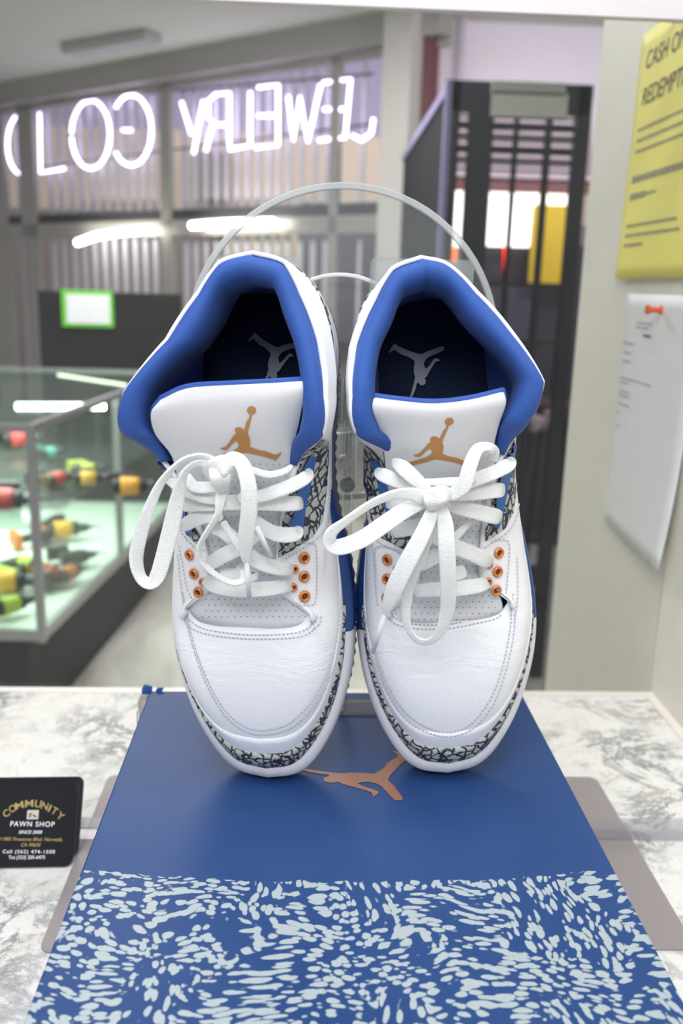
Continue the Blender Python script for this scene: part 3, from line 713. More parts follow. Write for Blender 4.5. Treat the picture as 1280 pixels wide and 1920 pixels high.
# collar shapes differ a little: the left one is pushed over to the left
TK = [7, 8, 9, 10, 11, 12, 13, 14]
def tuneL(k, sd):
    d = [0, 0, 0, 0, .005, .008, .014, .010] if sd > 0 else [.003, .010, .009, .004, -.008, -.010, -.006, -.010]
    return (float(np.interp(k, TK, d)), 0, 0)
def tuneR(k, sd):
    d = [0, 0, -.005, .002, -.003, -.007, -.006, -.007] if sd > 0 else [0, -.005, 0, 0, .005, .006, .010, .007]
    return (float(np.interp(k, TK, d)), 0, 0)
shoeL = make_shoe('sneaker', 'left white sneaker, one lace loop hanging at its outer side, toe down on the lid',
                  (-.0194, .533, 8.5, -4.1, -4.5, 0.6, .0065), 1, tuneL, DL)
shoeR = make_shoe('sneaker', 'right white sneaker with a big central bow, its loop reaching over the other sneaker',
                  (.1030, .536, 11.3, -1.4, -2.6, 5.6, .0059), -1, tuneR, DR)

# ------------------------------------------------------------------ shoebox
bx0, bx1, by0, by1 = -.1115, .1705, .278, .632
boxr = empty('shoebox', 'blue shoebox with crackle-print lid and copper emblem, lying under the two sneakers', 'shoebox', ((bx0+bx1)/2, (by0+by1)/2, .952))
def rel(o, root): o.parent = root; o.matrix_parent_inverse = Matrix.Translation(-root.location); return o
mb = MB(); mb.box(-.138, .138, -.174, .173, 0, .108); rel(mb.build('box_base', M_boxblue, bevel=.001), boxr).location = boxr.location
mb = MB(); mb.box(bx0-.0295, bx1-.0295, by0-.455, by1-.455, -.045, 0)
lid = rel(mb.build('lid', M_box, bevel=.0012), boxr); lid.location = (.0295, .455, LID)
g = affine([(572, 232), (380, 520), (100, 797), (1015, 865), (55, 945)], [(500+160/4, 1380+248/4), (500+420/4, 1380+310/4), (500+735/4, 1380+420/4), (500+945/4, 1380+112/4), (500+1055/4, 1380+515/4)])
lo = px_polygon('lid_emblem', [[g(p) for p in JM]], lambda x, y: onz(x, y, LID+.0003)-A3(.0295, .455, LID), M_lcop, lid, 12)
# torn back left corner: bent card flap and paper nicks
mb = MB()
c = A3(bx0-.0295, by1-.455, 0)
fl = [[(-.0002, -.030, -.030), (-.0030, -.018, -.034), (-.0062, -.006, -.030), (-.0068, -.002, -.010), (-.0015, -.001, -.004)],]
for P_, nm_, mm_, th_ in (([(-.0015, -.026, -.036), (-.0075, -.004, -.034), (-.0085, -.003, -.008), (-.0062, -.004, -.002), (-.0012, -.006, -.001)], 'torn_card_edge', M_card, .0022),
                     ([(-.0030, -.030, -.044), (-.0095, -.002, -.040), (-.0098, -.0015, -.016), (-.0090, -.003, -.030)], 'torn_corner_flap', M_boxblue, .0008),
                     ([(-.0060, .0005, -.018), (.0010, .0005, -.016), (.0015, .0005, .0030), (-.0040, .0005, .0045), (-.0060, .0005, .0010)], 'torn_back_flap', M_boxblue, .0008)):
    mb = MB(); n = len(P_); V = [c+A3(*p) for p in P_]+[c+A3(p[0]+th_*.6, p[1]+th_*.8, p[2]) for p in P_]
    mb.add(V, [tuple(range(n)), tuple(range(n, 2*n))[::-1]]+[(i, (i+1) % n, n+(i+1) % n, n+i) for i in range(n)]); mb.build(nm_, mm_, lid)
mb = MB(); mb.obox(c+A3(.004, -.0012, -.001), A3(.005, 0, 0), A3(0, .0012, 0), A3(.002, 0, .0038)); mb.build('torn_blue_scrap', M_boxblue, lid)

# ------------------------------------------------------------------ counter
MZ = .95
ctr = empty('counter', 'white speckled granite counter with cream edge running under the shoebox', 'counter', (0, .5, MZ))
xr = .3870
mb = MB(); mb.box(-1.1, xr-.011, -.25, .889, -.03, 0)
t = rel(mb.build('granite_top', M_marble), ctr); t.location = (0, 0, MZ)
mb = MB(); mb.box(-1.1, xr, .8895, .901, -.035, .001); mb.box(xr-.0105, xr, -.25, .8895, -.035, .001)
e = rel(mb.build('cream_edge', M_trim, bevel=.001), ctr); e.location = (0, 0, MZ)
mb = MB(); mb.box(-1.08, xr-.02, -.2, .80, -.95, -.036); e = rel(mb.build('counter_body', mat('counter_body_grey', (.35, .35, .33), .6)), ctr); e.location = (0, 0, MZ)
# metal tray beneath the box, acrylic strips and card stack
tr = MB(); prism(tr, rrect(.2165, .1085, .008), A3(.0515, .6135, MZ+.0002), A3(1, 0, 0), A3(0, 1, 0), A3(0, 0, 1), .0016)
tray = tag(tr.build('metal_tray', M_tray, bevel=.0004), 'flat brownish grey metal plate with rounded corners showing on both sides beneath the shoebox', 'tray')
for (xa, xb, lab) in ((-.205, -.1125, 'clear acrylic strip lying left of the shoebox behind the business cards'), (.172, .42, 'clear acrylic strip lying on the metal plate at the right of the shoebox')):
    mb = MB(); mb.box(xa, min(xb, .385), .626, .641, MZ+.002, MZ+.0125); tag(mb.build('acrylic_strip', M_strip, bevel=.001), lab, 'acrylic strip', 'acrylic strips either side of the shoebox')
# business cards
Pc = onz(62, 1627, MZ+.001); lean = radians(34)
cx = A3(.9995, .03, 0); cx /= np.linalg.norm(cx); cyv = np.cross(A3(0, 0, 1), cx); cup = cyv*sin(lean)+A3(0, 0, 1)*cos(lean); cn = np.cross(cx, cup)
cw, ch = .0375, .0285
for i in range(9):
    o = Pc-cx*.0100+cup*(ch)-cn*(.0014*i)+cup*(.0007*i)+cx*(.0003*i+random.uniform(-.0003, .0005))+A3(0, 0, .0006+i*.0003)
    mb = MB(); prism(mb, rrect(cw, ch, .0052, 7), o-cn*.0009, cx, cup, cn, .0009)
    c_ = mb.build('business_card', M_black if i == 0 else M_cardedge)
    if i:
        c_.data.materials.append(M_black)
        for p in c_.data.polygons: p.material_index = 1 if len(p.vertices) > 8 else 0
        lb = 'black business card behind the printed front card, one of the leaning stack'
    else: lb = 'front black business card with gold arched lettering and white phone numbers'; front = c_; fo = o
    tag(c_, lb, 'business card', 'stack of black business cards')
pxs = np.linalg.norm(ony(62, 1550, Pc[1])-ony(63, 1550, Pc[1]))
def cardM(px, py):
    p = onp(px, py, fo+cn*.0002, cn); return p
def ctext(s, px, py, hpx, material, wpx=None, shear=0, sp=1.0, ang=0, bold=0):
    p = cardM(px, py); a = radians(ang); X = cx*cos(a)+cup*sin(a); Y = cup*cos(a)-cx*sin(a)
    sc = np.linalg.norm(cardM(62, 1550)-cardM(63, 1550)); size = hpx*sc/.70
    M4 = frameM(p, X, Y)
    o = text_mesh('lettering', s, M4, size, material, None, .00004, 'CENTER', shear, sp, 1.0, bold*size)
    if wpx:
        inv = M4.inverted(); xs = [(inv@v.co).x for v in o.data.vertices]; w = max(xs)-min(xs); f = wpx*sc/w
        o.data.transform(M4@Matrix.Diagonal((f, 1, 1, 1))@inv)
    o.parent = front; return o
letters = 'COMMUNITY'
pos = [(11,1525,37),(22.6,1516,28),(35.5,1510,16),(54,1506.5,3),(71,1507,-6),(83.5,1511,-15),(93,1515.5,-24),(102,1520.5,-30),(113,1530,-38)]
for chx, (px, py, ang), wl in zip(letters, pos, (11, 12.5, 15.5, 15.5, 12, 12.5, 3.4, 11, 12.5)): ctext(chx, px+6.5*sin(radians(ang)), py+6.5*cos(radians(ang)), 13, M_gold, wl, 0, 1, ang, .010)
ctext('PAWN SHOP', 60, 1549.5, 9, M_wink, 83, 0, 1.2, -1.5, .01)
ctext('SINCE 2008', 56, 1563, 5.6, M_wink, 44, .25, 1, -1, .012)
ctext('11985 Firestone Blvd. Norwalk,', 57, 1576.5, 6, M_gold, 118, .25, 1, -1.5, .008)
ctext('CA 90650', 56.5, 1587, 6, M_gold, 36, .25, 1, -1, .01)
ctext('Call (562) 474-1500', 53.5, 1600, 6.2, M_wink, 97, 0, 1.2, -1.3, .008)
ctext('Txt (323) 205-6475', 50, 1610.5, 6.2, M_wink, 68, 0, 1, -1, .008)
mb = MB(); q = [(-9, 6.2), (9, 6.2), (9, -6.2), (-9, -6.2)]
sc = np.linalg.norm(cardM(62, 1550)-cardM(63, 1550)); prism(mb, [(a*sc*1.2, b*sc*1.35) for a, b in q], cardM(61.5, 1527.5), cx, cup, cn, .0001)
pic = mb.build('small_photo', mat('pale_photo_ground', (.55, .52, .42), .5), front)
mb = MB()
for i in range(12): mb.ball(cardM(61.5+random.uniform(-7, 7), 1528+random.uniform(-3.5, 4.5)), .0010, 4, 0, (1, .3, .7))
mb.build('gold_heap_print', mat('gold_heap', (.20, .12, .03), .5), pic)
mb = MB()
b0 = Pc+cyv*.0150
mb.obox(b0-cx*.02+A3(0, .0125, 0), cx*.04, cup*.034, -cn*.0015); mb.obox(b0-cx*.02+A3(0, .0125, .0002), cx*.04, cyv*.03, A3(0, 0, .0015))
tag(mb.build('card_easel', M_acry), 'small clear easel propping up the stack of black business cards', 'card holder')
# ------------------------------------------------------------------ clear shoe stand
sy = .613
M_plate = clear_mat('hazy_acrylic_plate', (.86, .88, .87), .2, .13, rough=.15)
stand = empty('shoe_stand', 'clear acrylic display stand with round discs rising behind the two sneakers', 'display stand', (.03, sy, LID+.001))
def adds(mb, name, m, smooth=False, bevel=0, par=None):
    o = mb.build(name, m, None, smooth, bevel); o.parent = par or stand
    o.matrix_parent_inverse = Matrix.Translation(-stand.location); return o
def ringmesh(cpx, cpy, Rpx, Y, wr, dp):
    c = ony(cpx, cpy, Y); e = ony(cpx+Rpx, cpy, Y); R = np.linalg.norm(e-c); mb = MB(); n = 72
    V = []; F = []
    for i in range(n):
        a = 2*pi*i/n
        for r, d in ((R, -dp), (R, dp), (R-wr, dp), (R-wr, -dp)): V.append(c+A3(cos(a)*r, d, sin(a)*r))
        for j in range(4): F.append((i*4+j, i*4+(j+1) % 4, ((i+1) % n)*4+(j+1) % 4, ((i+1) % n)*4+j))
    mb.add(V, F); return mb, c, R
mb, c, R = ringmesh(643, 652, 291, sy+.006, .0042, .0022); adds(mb, 'disc_rim', M_acedge, bevel=.0008)
mb = MB(); prism(mb, [((R-.0043)*cos(a), (R-.0043)*sin(a)) for a in np.linspace(0, 2*pi, 65)[:-1]], c+A3(0, .0015, 0), A3(1, 0, 0), A3(0, 0, 1), A3(0, -1, 0), .003); adds(mb, 'disc', M_acry)
mb, c, R = ringmesh(636, 668, 151, sy-.004, .0026, .0018); adds(mb, 'inner_rim', mat('bright_acrylic_edge', (.75, .75, .72), .25), bevel=.0006)
for (xa, xb, ya, yb) in ((692, 889, 488, 575), (414, 560, 480, 575)):
    a = ony(xa, yb, sy-.012); b = ony(xb, ya, sy-.012); w, h = (b[0]-a[0])/2, (b[2]-a[2])/2
    mb = MB(); prism(mb, rrect(w, h, .004), (a+b)/2, A3(1, 0, 0), A3(0, 0, 1), A3(0, 1, 0), .003); adds(mb, 'heel_plate', M_plate)
a = ony(651, 800, .575); b = ony(651, 912, .575)
mb = MB(); mb.tube([a+A3(0, .012, .03), b], .0045, 16); mb.tube([A3(.031, .600, LID+.002), A3(.031, .600, a[2])], .004, 12); adds(mb, 'post', M_acry, True)
mb = MB(); mb.ball(b+A3(0, 0, .001), .0052, 10); adds(mb, 'post_knob', M_acedge, True)
s0 = ony(646, 868, .570); mb = MB(); mb.tube([s0+A3(0, .006, 0), s0], .0046, 24); mb.tube([s0, s0+A3(0, -.002, 0)], .003, 6); adds(mb, 'bolt', M_metal)
mb = MB(); prism(mb, rrect(.035, .012, .004), A3(.031, .606, LID+.0004), A3(1, 0, 0), A3(0, 1, 0), A3(0, 0, 1), .002); adds(mb, 'foot', M_acry)

# ------------------------------------------------------------------ room
M_floor, nt, b_, v_ = base('pale_shop_floor')
fv = vmath(nt, 'MULTIPLY', warp(nt, v_, 1.2, .3), (5, 1.2, 1))
nt.links.new(ramp(nt, noise(nt, fv, 1.6, 4), [(.35, (.46, .445, .40)), (.65, (.68, .66, .61))]), b_.inputs['Base Color']); b_.inputs['Roughness'].default_value = .35
M_ceil = mat('grey_ceiling', (.72, .715, .68), .8)
M_wallr = mat('greige_wall_paint', (.82, .79, .68), .55)
M_frame = mat('beige_aluminium', (.42, .40, .38), .4, metal=.2)
M_darkb = mat('dark_band', (.035, .035, .045), .6)
M_slat = mat('lilac_grey_blind', (.66, .62, .72), .6)
M_dark = mat('charcoal_panel', (.020, .019, .019), .9, spec=.2)
M_blk = mat('black_steel', (.010, .010, .013), .45)
def struct(o): o['kind'] = 'structure'; return o
mb = MB(); mb.box(-8, 6, -6.0, 9, -.05, 0); struct(mb.build('floor', M_floor))
CEILP = [(6, 1.6), (6, 5.36), (.35, 5.36), (-8, 12.29), (-8, 1.6)]
mb = MB(); prism(mb, CEILP, A3(0, 0, 2.75), A3(1, 0, 0), A3(0, 1, 0), A3(0, 0, 1), .05); struct(mb.build('ceiling', M_ceil))
mb = MB(); mb.box(.387, .50, -.3, 1.30, 0, 2.75); struct(mb.build('wall_right', M_wallr))
# front window wall (runs obliquely away to the left)
WA = A3(-2.35, 7.59, 0); WB = A3(.60, 5.14, 0); wd = (WB-WA)/np.linalg.norm(WB-WA); wn = A3(wd[1], -wd[0], 0)   # wn points into the shop
if wn[1] > 0: wn = -wn
def V_(px, py, off=0): return onp(px, py, WA+wn*off, wn)
def wbox(mb, x0, x1, z0, z1, py, t0, t1, off=0, mi=0):
    """box on the window wall between pixel columns x0..x1 (read at row py) and heights z0..z1; t0..t1 into the shop"""
    a = V_(x0, py, off); b = V_(x1, py, off); a[2] = b[2] = 0
    mb.obox(a+wn*t0+A3(0, 0, z0), b-a, wn*(t1-t0), A3(0, 0, z1-z0), mi)
zt = lambda px, py: float(V_(px, py)[2])
mb = MB(); mb.obox(WA-wd*2+A3(0, 0, 2.60)+wn*0, wd*6.0, wn*.12, A3(0, 0, .15)); mb.obox(WA-wd*2+A3(0, 0, 2.56), wd*6.0, wn*.03, A3(0, 0, .03)); struct(mb.build('trim_1', M_frame))
mb = MB(); mb.obox(WA-wd*2+A3(0, 0, 0), wd*6.0, wn*.05, A3(0, 0, .25)); struct(mb.build('baseboard_front', M_frame))
za, zb = zt(100, 402), zt(100, 440)
wf = empty('window_1', None, None); wf['kind'] = 'structure'
mb = MB(); mb.obox(WA-wd*2+A3(0, 0, zb+.08), wd*5.8, wn*.02, A3(0, 0, za-zb-.08)); mb.build('dark_transom', M_darkb, wf)
mb = MB(); mb.obox(WA-wd*2+A3(0, 0, zb-.02), wd*5.8, wn*.03, A3(0, 0, .10)); mb.build('grey_transom', M_frame, wf)
for (x0, x1, w) in ((-22, 14, .03), (41, 70, .03), (306, 326, .03), (624, 640, .03)):
    mb = MB(); wbox(mb, x0, x1, 0, 2.62, 300, 0, w); mb.build('window_post', M_frame, wf)
mb = MB(); wbox(mb, 755, 806, 0, 2.72, 200, 0, .2); struct(mb.build('trim_2', mat('pale_column_paint', (.58, .55, .53), .6)))
mb = MB(); wbox(mb, 811, 819, 0, 2.72, 200, .0, .10); struct(mb.build('trim_3', mat('dark_red_edge', (.16, .03, .04), .6)))
# blinds
bl = empty('vertical_blind', 'lilac grey vertical blind hanging across the front windows behind the neon sign', 'blind', tuple(V_(300, 300, .0)*A3(1, 1, 0)+A3(0, 0, 2.4)))
def wchild(o, par): o.parent = par; o.matrix_parent_inverse = Matrix.Translation(-par.location); return o
x = 22
while x < 622:
    if not (34 < x < 72 or 300 < x < 326):
        w = random.uniform(7.5, 10); mb = MB(); wbox(mb, x, x+w, .30, 2.56, 300, -.045, -.035)
        wchild(mb.build('slat', M_slat), bl)
    x += 19.5 if x < 520 else 24
for x in (668, 712, 742): mb = MB(); wbox(mb, x, x+7, .3, 2.56, 300, -.045, -.035); wchild(mb.build('slat', M_slat), bl)
# neon sign seen from behind, its letters read mirrored
M_neon = mat('lilac_white_neon', (.9, .88, 1), .3, emit=((.78, .70, 1.0), 5.5))
sg = empty('neon_sign', 'white neon lettering reading JEWELRY GOLD, seen mirrored in the front window', 'neon sign', tuple(V_(380, 230)))
def ell(cx_, cy_, rx, ry, a0, a1, n=18): return [(cx_+rx*cos(radians(a)), cy_-ry*sin(radians(a))) for a in np.linspace(a0, a1, n)]
NEON = [[ell(40, 270, 26, 56, 95, 265)], [[(74, 211), (76, 324), (121, 316)]], [ell(170, 252, 36, 64, -175, 178, 26)],
 [ell(246, 244, 38, 66, 140, -140, 22), [(230, 244), (246, 244)]], [[(340, 191), (359, 252)], [(381, 188), (363, 288)]],
 [[(430, 272), (430, 174), (404, 177), (390, 190), (390, 220), (404, 234), (430, 234)], [(398, 234), (386, 283)]],
 [[(469, 172), (469, 273), (430, 280)]], [[(484, 164), (521, 159), (521, 272), (478, 277)], [(517, 217), (484, 217)]],
 [[(601, 158), (577, 265), (562, 182), (550, 262), (540, 180)]], [[(606, 155), (657, 148), (647, 258), (598, 263)], [(650, 205), (607, 205)]],
 [[(668, 150), (674, 150), (700, 222), (696, 250), (678, 263), (661, 254)][2:]]]
for L_ in NEON:
    mb = MB()
    for st_ in L_: mb.tube([V_(x, y, .02) for x, y in st_], .0092, 8)
    wchild(mb.build('letter_tube', M_neon, None, True), sg)
mb = MB()
for y0, y1 in ((196, 168), (320, 262)): mb.tube([V_(20, y0, .0), V_(700, y1-30, .0)], .006, 6)
wchild(mb.build('sign_wire', M_blk, None, True), sg)
# fluorescent tubes under the transom
M_tube = mat('fluorescent_tube', (1, 1, .95), .3, emit=((1, 1, .86), 16))
for P_, lb in (([(145, 455), (180, 443), (230, 435), (279, 430)], 'glowing fluorescent tube on the left below the dark window transom'), ([(359, 423), (430, 418), (511, 416)], 'glowing straight fluorescent tube right of the window post below the transom')):
    mb = MB(); mb.tube([V_(x, y, .12) for x, y in P_], .022, 10); tag(mb.build('fluorescent_tube', M_tube, None, True), lb, 'lamp', 'fluorescent tubes in the window')
# street front outside
def fb(name, x0, x1, y0, y1, Y, mm, lab=None, cat='building', th=.2, par=None, group=None, xr_=None):
    a = ony(x0, y1, Y); b = ony(x1, y0, Y)
    if xr_ is not None: a[2] = ony(xr_, y1, Y)[2]; b[2] = ony(xr_, y0, Y)[2]
    mb = MB(); mb.box(a[0], b[0], Y, Y+th, min(a[2], b[2]), max(a[2], b[2])); o = mb.build(name, mm)
    if par: wchild(o, par)
    elif lab: tag(o, lab, cat, group)
    return o
YF = 12
bd = empty('building', 'shop front across the street with a purple fascia above a cream band', 'building', (0, YF, 0))
fb('purple_fascia', -900, 1500, -300, 246, YF, mat('lilac_render', (.50, .44, .66), .8), par=bd, xr_=380)
fb('cream_band', -900, 1500, 246, 400, YF, mat('cream_render', (.84, .70, .60), .8), par=bd, xr_=380)
fb('ground_floor', -900, 1500, 400, 700, YF, mat('taupe_render', (.36, .30, .28), .8), par=bd, xr_=380)
fb('dark_shopfront', 560, 760, 385, 640, YF-.3, mat('dusk_glass', (.14, .13, .16), .3), par=bd)
fb('gable_panel', 372, 430, 285, 372, YF-.3, mat('grey_mauve', (.30, .26, .28), .8), par=bd)
fb('lit_window', 420, 560, 430, 520, YF-.3, mat('warm_window', (.80, .62, .45), .6), par=bd)
area('facade_fill_light', (0.5, 9.3, 3.2), (6, .4), 85, (1, .95, .92), (0.0, 12, 1.9))  # added fill that brightens the facade bands; no lamp is modelled here
mb = MB(); mb.box(-12, 12, 8.2, 14, -.12, -.02); struct(mb.build('trim_4', mat('asphalt', (.08, .08, .085), .8)))
# dark board with a green-edged notice
Yb = 4.55
db = fb('dark_board', 107, 338, 552, 1240, Yb, M_dark, 'large charcoal board standing behind the display case', 'board', .05)
nb = empty('notice', 'white notice with bright green border fixed on the dark board', 'notice', tuple(ony(163, 577, Yb-.02)))
fb('green_border', 117, 211, 545, 612, Yb-.012, mat('bright_green_card', (.14, .55, .03), .5), th=.008, par=nb)
fb('white_sheet', 126, 205, 553, 606, Yb-.016, mat('white_paper_print', (.80, .80, .84), .6), th=.003, par=nb)
M_led = mat('led_bead', (1, 1, .9), .3, emit=((.95, 1, .80), 3))
ls = empty('led_strip', 'row of tiny glowing beads in front of the dark board', 'light strip', tuple(ony(170, 712, 4.2)))
for i in range(26):
    mb = MB(); p = ony(110+i*5, 703+i*.75, 4.2); mb.ball(p, .0065, 5); wchild(mb.build('bead', M_led, None, True), ls)
mb = MB(); mb.tube([ony(106, 706, 4.21), ony(238, 726, 4.21)], .008, 6); wchild(mb.build('strip_rail', M_blk), ls)
# ceiling fitting
a, b = onz(112, 84, 2.74), onz(272, 56, 2.74); d_ = (b-a)/np.linalg.norm(b-a); mb = MB(); nn_ = A3(-d_[1], d_[0], 0)
mb.obox(a+A3(0, 0, -.05), b-a, nn_*.14, A3(0, 0, .058)); tag(mb.build('ceiling_fixture', mat('pale_fixture', (.50, .50, .50), .5), bevel=.01), 'unlit slim grey fixture on the ceiling above the front windows', 'ceiling fixture')
area('ceiling_area_light', (1.5, 3.6, 2.70), (.8, .8), 26, (.98, .95, 1), (1.6, 5.3, 2.0))  # added fill, aimed at the roller shutter to brighten it; not a fitting
# roller shutter wall on the right
Ms, nt, b_, v_ = base('pink_white_shutter')
sp = N(nt, 'ShaderNodeSeparateXYZ'); nt.links.new(v_, sp.inputs[0])
wv = mth(nt, 'FRACT', mth(nt, 'MULTIPLY', sp.outputs[2], 42.0))
nt.links.new(mixc(nt, mth(nt, 'LESS_THAN', wv, .18), (.86, .79, .88), (.70, .62, .72)), b_.inputs['Base Color'])
fb('roller_shutter', 815, 1250, -80, 262, 5.3, Ms, 'pinkish white roller shutter with fine ribs above the black gate', 'shutter', .06)
fb('shutter_rail', 862, 874, -80, 262, 5.22, mat('shutter_rail_grey', (.66, .60, .68), .5), 'pale upright rail in front of the roller shutter', 'rail', .03)
# things behind the gate
M_rib = mat('mauve_board', (.26, .20, .23), .7)
sl = empty('slatted_screen', 'dull mauve slatted screen seen through the upper gate', 'screen', (1.1, 4.6, 1.5))
for i in range(11): fb('screen_slat', 845, 1110, 213+i*11, 220+i*11, 4.6, mat('mauve_slat_pale', (.58, .47, .54), .6), par=sl, th=.02)
fb('red_brown_fascia', 845, 1110, 312, 356, 4.62, mat('red_brown_fascia', (.23, .09, .095), .7), 'red brown fascia board above the bright windows beyond the gate', 'fascia', .03)
M_lit = mat('lit_window_pane', (1, 1, .95), .4, emit=((1, .97, .88), 2.2))
fb('lit_window', 843, 868, 356, 462, 4.7, M_lit, 'tall narrow glowing window beyond the gate, left of the others', 'window', .03, group='glowing windows beyond the gate')
fb('lit_window', 914, 1000, 356, 461, 4.7, M_lit, 'widest glowing window beyond the gate beside the yellow poster', 'window', .03, group='glowing windows beyond the gate')
fb('lit_window', 1001, 1084, 356, 390, 4.7, M_lit, 'short glowing window just above the yellow poster', 'window', .03, group='glowing windows beyond the gate')
fb('yellow_poster', 990, 1090, 386, 530, 4.66, mat('poster_yellow', (.80, .55, .03), .5), 'large plain yellow poster hanging beyond the black gate', 'poster', .01)
M_red = mat('red_neon_tube', (1, .02, .02), .4, emit=((1, .03, .02), 2.2)); M_or = mat('orange_neon_tube', (1, .2, .02), .4, emit=((1, .16, .02), 2.6)); M_bn = mat('blue_neon_tube', (.05, .05, .6), .4, emit=((.05, .06, .5), .5))
for (x, w, y0, y1, mm, lb) in ((889, 7, 432, 520, M_red, 'red neon tube upright beyond the gate, left of the bright window'), (946, 6, 462, 520, M_red, 'red neon tube upright just below the widest glowing window'),
                               (848, 16, 440, 492, M_or, 'orange neon tube beneath the narrow glowing window'), (889, 6, 408, 430, M_bn, 'short dim blue neon tube above the left red one')):
    a, b = ony(x, y0, 4.787), ony(x, y1, 4.787); mb = MB(); mb.tube([a, b], w*.0012*.97, 8); tag(mb.build('neon_tube', mm, None, True), lb, 'neon tube')
fb('back_partition', 840, 1180, 463, 1290, 4.8, mat('dark_blue_grey_panel', (.045, .045, .065), .5), 'dark blue grey partition standing beyond the lower part of the gate', 'partition', .05)
fb('partition_panel', 905, 1000, 530, 632, 4.75, mat('blue_grey_glass', (.085, .09, .13), .3), 'blue grey glass panel on the dark partition beyond the gate', 'panel', .02)
# stools and clutter beyond the gate
def stool(px, py, Y, lb, cm):
    t = ony(px, py, Y); r = empty('bar_stool', lb, 'stool', (t[0], t[1], 0)); mb = MB(); mb.tube([t, t+A3(0, 0, .05)], .16, 20); wchild(mb.build('seat', cm, None), r)
    for k in range(4):
        a = pi/4+k*pi/2; mb = MB(); mb.tube([t+A3(.10*cos(a), .10*sin(a), 0), A3(t[0]+.17*cos(a), t[1]+.17*sin(a), 0)], .012, 8); wchild(mb.build('leg', M_blk, None), r)
    mb = MB(); mb.tube([A3(t[0]+.145*cos(a), t[1]+.145*sin(a), .3) for a in np.linspace(0, 2*pi, 17)], .008, 6, caps=False); wchild(mb.build('foot_ring', M_blk, None), r)
stool(1040, 775, 3.9, 'dark padded stool seen through the gate right of the sneakers', mat('maroon_seat', (.10, .03, .035), .5))
mb = MB(); p = ony(1030, 790, 3.7)
for i in range(6): mb.ball(p+A3(random.uniform(-.09, .05), random.uniform(-.05, .05), random.uniform(-.02, .02)), .028, 7)
tag(mb.build('crumpled_bag', mat('silvery_bag', (.62, .52, .55), .3), None, True), 'crumpled silvery bag lying on the stool beyond the gate', 'bag')
# black gate
Yg = 3.05; gate = empty('security_gate', 'black steel security gate with upright bars right of the front windows', 'gate', (float(ony(960, 600, Yg)[0]), Yg, 0))
def gx(px): return float(ony(px, 600, Yg)[0])
def gz(py, px=970): return float(ony(px, py, Yg)[2])
GX = lambda p: gx(p)
zt_ = gz(157)
def gbox(name, x0, x1, z0, z1, mm=M_blk, d=.04, y=0): mb = MB(); mb.box(x0, x1, Yg+y-d/2, Yg+y+d/2, z0, z1); return wchild(mb.build(name, mm), gate)
xl = float(ony(838, 300, Yg)[0]); xR = float(ony(1092, 300, Yg)[0])
gbox('gate_post', xl, xl+.03, 0, zt_); gbox('gate_post', xR-.035, xR+.01, 0, zt_)
gbox('header', xl, xR, gz(214), zt_)
xm = lambda px: float(ony(px, 350, Yg)[0])
gbox('slotted_panel', xm(872), xm(916), 0, gz(214)); gbox('gate_bar', xm(957), xm(963), 0, gz(214)); gbox('gate_bar', xm(1015), xm(1024), 0, gz(214)); gbox('gate_bar', xm(847), xm(851), 0, gz(214))
for py, h in ((531, 8), (636, 8), (1062, 36), (1190, 22), (1276, 26)): gbox('cross_bar', xl, xR, gz(py+h, 1010), gz(py, 1010), d=.035)
for py in (236, 256, 280, 300): gbox('thin_bar', xl, xR, gz(py+5), gz(py), d=.02)
mb = MB(); A_ = A3(xl, Yg, 0); B_ = ony(757, 292, 4.75); B_[2] = 0
mb.obox(A_, B_-A_, A3(.02, 0, 0), A3(0, 0, zt_-.03)); wchild(mb.build('side_panel', mat('matt_black_side', (.012, .012, .016), .9, spec=.2)), gate)
mb = MB(); mb.obox(A_+A3(-.012, 0, zt_-.03), B_-A_, A3(.035, 0, 0), A3(0, 0, .03)); mb.box(xl-.018, xl, Yg-.03, Yg, 0, zt_); wchild(mb.build('edge_strip', mat('violet_grey_strip', (.26, .23, .42), .4)), gate)
ps = empty('gate_sign', 'blank pale cream sign board clipped to the top of the black gate', 'sign', (float(ony(992, 190, Yg-.05)[0]), Yg-.05, gz(190)))
fb('board', 920, 1066, 176, 217, Yg-.05, mat('pale_cream_board', (.58, .58, .50), .6), th=.012, par=ps)
fb('clip_rail', 922, 1062, 156, 175, Yg-.05, mat('greenish_clip_rail', (.42, .44, .38), .5), th=.02, par=ps)

# ------------------------------------------------------------------ glass display case with tools
sc_ = empty('display_case', 'glass display case with metal edges, full of power tools, at the left', 'display case', (-1.1, 3.3, 0))
P0 = A3(-.777, 2.60, 0); P1 = A3(-.605, 4.25, 0); P2 = A3(-1.95, 2.62, 0); P3 = A3(-1.78, 4.27, 0)
M_alu = mat('dull_aluminium', (.42, .42, .42), .35, metal=.5)
mb = MB()
for q in (P0, P1, P2, P3, P0+(P1-P0)*.48): mb.obox(q-A3(.012, .012, -.30), A3(.024, 0, 0), A3(0, .024, 0), A3(0, 0, .66))
for z in (.305, .94):
    for a, b in ((P0, P1), (P2, P3), (P0, P2), (P1, P3)):
        d = b-a; n_ = A3(-d[1], d[0], 0)/np.linalg.norm(d)*.022; mb.obox(a-n_*.5+A3(0, 0, z), d, n_, A3(0, 0, .022 if z > .5 else .035))
wchild(mb.build('metal_frame', M_alu), sc_)
mb = MB()
for a, b in ((P0, P1), (P2, P3), (P0, P2), (P1, P3)):
    d = b-a; n_ = A3(-d[1], d[0], 0)/np.linalg.norm(d)*.005; mb.obox(a+A3(0, 0, .33), d, n_, A3(0, 0, .61))
mb.obox(P2+A3(0, 0, .952), P0-P2, P3-P2, A3(0, 0, .006)); wchild(mb.build('glass', M_glass), sc_)
